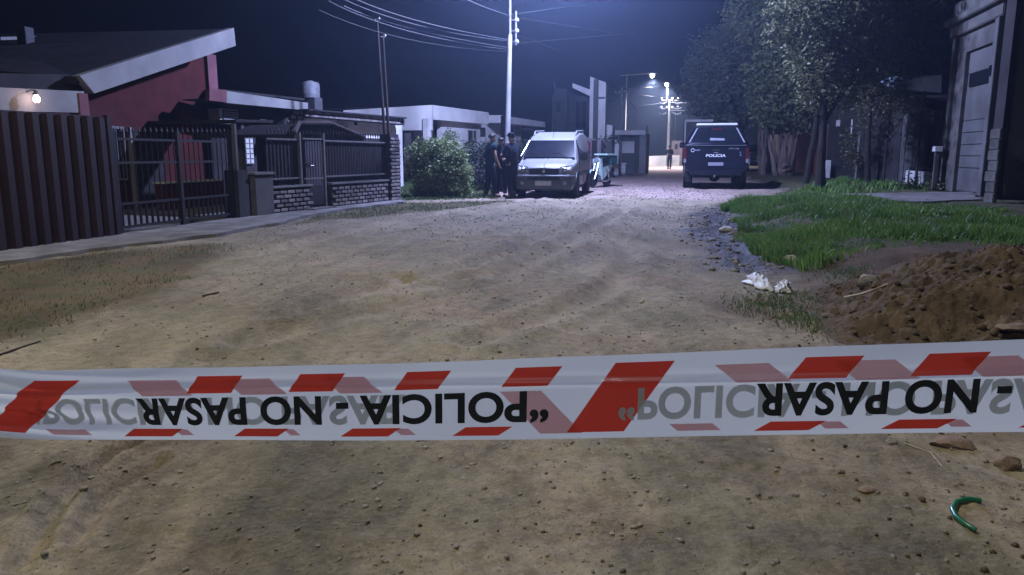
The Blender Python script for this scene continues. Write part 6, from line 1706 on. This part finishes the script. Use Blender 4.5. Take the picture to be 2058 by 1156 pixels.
lamp_head('far', 'lower right one of the two bright distant street lamps, on top of the far lamp-post', 0, [(0.1, 0, -1.2), (0.05, 0, .2)])
lamp_head('far2', 'upper left one of the two bright distant street lamps', 0, [(0, .1, .25), (-2.6, .6, .1)])
far_pole(1256, 149, 300, 68, .05, 'faint thin pole holding the long arm of the upper distant lamp', arms=False)
t, b, tz = far_pole(1355, 226, 305, 90, .07, 'faint short leaning post between the far lamp-post and the truck', arms=False)
# two unseen street lamps added to light the tape and near ground: one behind the viewpoint, one above the left verge
def added_street_lamp(key, base_, label):
    L_ = [Vector(q_[1]) for q_ in LAMPS if q_[0] == key][0]; b_ = Vector(base_); z_ = L_.z
    lt = thing('street_lamp', label, 'street lamp', b_)
    e = L_-b_
    MB().tube([(0, 0, 0), (0, 0, z_)], .12, 12, .08).build('shaft', M['pole_concrete'], lt, smooth=True)
    MB().tube([(0, 0, z_-.2), (e.x*.3, e.y*.3, z_+.28), (e.x*.85, e.y*.85, z_+.33)], .03, 8).build('arm', M['iron_pale'], lt)
    MB().bbox(e.x-.3, e.x+.3, e.y-.14, e.y+.14, z_+.28, z_+.38, .03).build('housing', M['iron_pale'], lt)
    MB().bbox(e.x-.25, e.x+.25, e.y-.1, e.y+.1, z_+.262, z_+.278, .004).build('lamp_glass', M['lamp_on'], lt)
    lamp_light(key, 'street_light', lt, e+Vector((0, 0, 0)))
added_street_lamp('behind', (-5.2, -6.6, 0), 'unseen street lamp added at the roadside behind the viewpoint')
added_street_lamp('side', (-6.6, 3.4, 0), 'unseen tall street lamp added beside the left verge, arm reaching over the near road')

def cable(pts, label, r=.012, sag=0.0, nseg=16, group='overhead cables'):
    r *= .7
    """pts: 3 world points the cable hangs through"""
    a, b, c = [Vector(p) for p in pts]; q_ = []
    for i in range(nseg+1):
        s = i/nseg; q_.append(a*(1-s)*(1-2*s) + b*4*s*(1-s) + c*s*(2*s-1))
    o = MB().tube([p-a for p in q_], r, 6).build('overhead_cable', M['wire'], None, smooth=True); o.location = a
    return setp(o, label, 'cable', group)
PT = lambda a, b, Y: P(a, b, Y)
cable([PT(1022, 80, 22.6), PT(870, 50, 15.5), PT(700, -8, 10.5)], 'topmost thick cable of the bundle swooping left from the lit pole', .014)
cable([PT(1022, 83, 22.6), PT(865, 57, 15.5), PT(680, -6, 10.5)], 'cable hanging just under the topmost one left of the lit pole', .012)
cable([PT(1022, 96, 22.6), PT(860, 66, 15.5), PT(690, 12, 10.5)], 'middle cable of the bundle left of the lit pole', .013)
cable([PT(1022, 100, 22.6), PT(850, 70, 15.5), PT(660, 2, 10.5)], 'cable second from the bottom in the bundle left of the lit pole', .012)
cable([PT(1022, 104, 22.6), PT(850, 85, 16), PT(640, 20, 10.5)], 'lowest faint cable of the bundle left of the lit pole', .007)
cable([PT(1026, 32, 22.6), PT(975, 15, 18), PT(920, -10, 15)], 'single cable rising steeply left from the top of the lit pole', .012)
cable([PT(1030, 88, 22.6), PT(1120, 80, 26), PT(1280, 66, 34)], 'cable running right from the lit pole towards the tree', .012)
cable([PT(1030, 34, 22.6), PT(1150, 53, 26), PT(1230, 66, 32)], 'cable dipping right from the top of the lit pole', .013)
cable([PT(1026, 30, 22.6), PT(1110, 18, 24), PT(1180, 10, 28)], 'short high cable rising right from the top of the lit pole', .010)
cable([PT(1030, 72, 22.6), PT(1130, 108, 36), PT(1247, 180, 47)], 'faint cable sagging from the lit pole to the slim pale pole', .009)
cable([PT(1247, 178, 47), PT(1295, 176, 60), PT(1340, 176, 75)], 'thick pale cable between the slim pale pole and the far lamp-post', .045)
cable([PT(1247, 182, 47), PT(1295, 192, 60), PT(1342, 196, 75)], 'cable sagging under the thick pale one near the far lamps', .03)
cable([PT(1247, 184, 47), PT(1262, 200, 45), PT(1280, 222, 42)], 'short slanting cable falling right from the slim pale pole', .018)
cable([PT(1247, 196, 47), PT(1225, 204, 48), PT(1190, 207, 38)], 'cable from the slim pale pole to the white tower', .022)
cable([PT(1247, 186, 47), PT(1228, 190, 48), PT(1196, 196, 38)], 'upper faint cable from the slim pale pole to the white tower', .015)
cable([PT(1345, 206, 75), PT(1420, 206, 66), PT(1500, 196, 58)], 'upper cable going right from the far lamp-post into the tree', .03)
cable([PT(1345, 222, 75), PT(1420, 224, 66), PT(1500, 228, 58)], 'lower cable going right from the far lamp-post behind the tree', .03)
cable([PT(1340, 206, 75), PT(1290, 212, 72), PT(1247, 216, 70)], 'cable going left from the far lamp-post cluster', .02)

# ================================================================ haze
hm = bpy.data.materials.new('night_haze'); hm.use_nodes = True
hn = hm.node_tree; hn.nodes.remove(hn.nodes['Principled BSDF'])
pv = hn.nodes.new('ShaderNodeVolumePrincipled'); pv.inputs['Color'].default_value = (.52, .68, 1.0, 1); pv.inputs['Density'].default_value = 0.0027
pv.inputs['Anisotropy'].default_value = .78
hn.links.new(pv.outputs[0], hn.nodes['Material Output'].inputs['Volume'])
hz = MB().box(-70, 90, -14, 135, -1.2, 14.5).build('haze', hm); hz['kind'] = 'stuff'
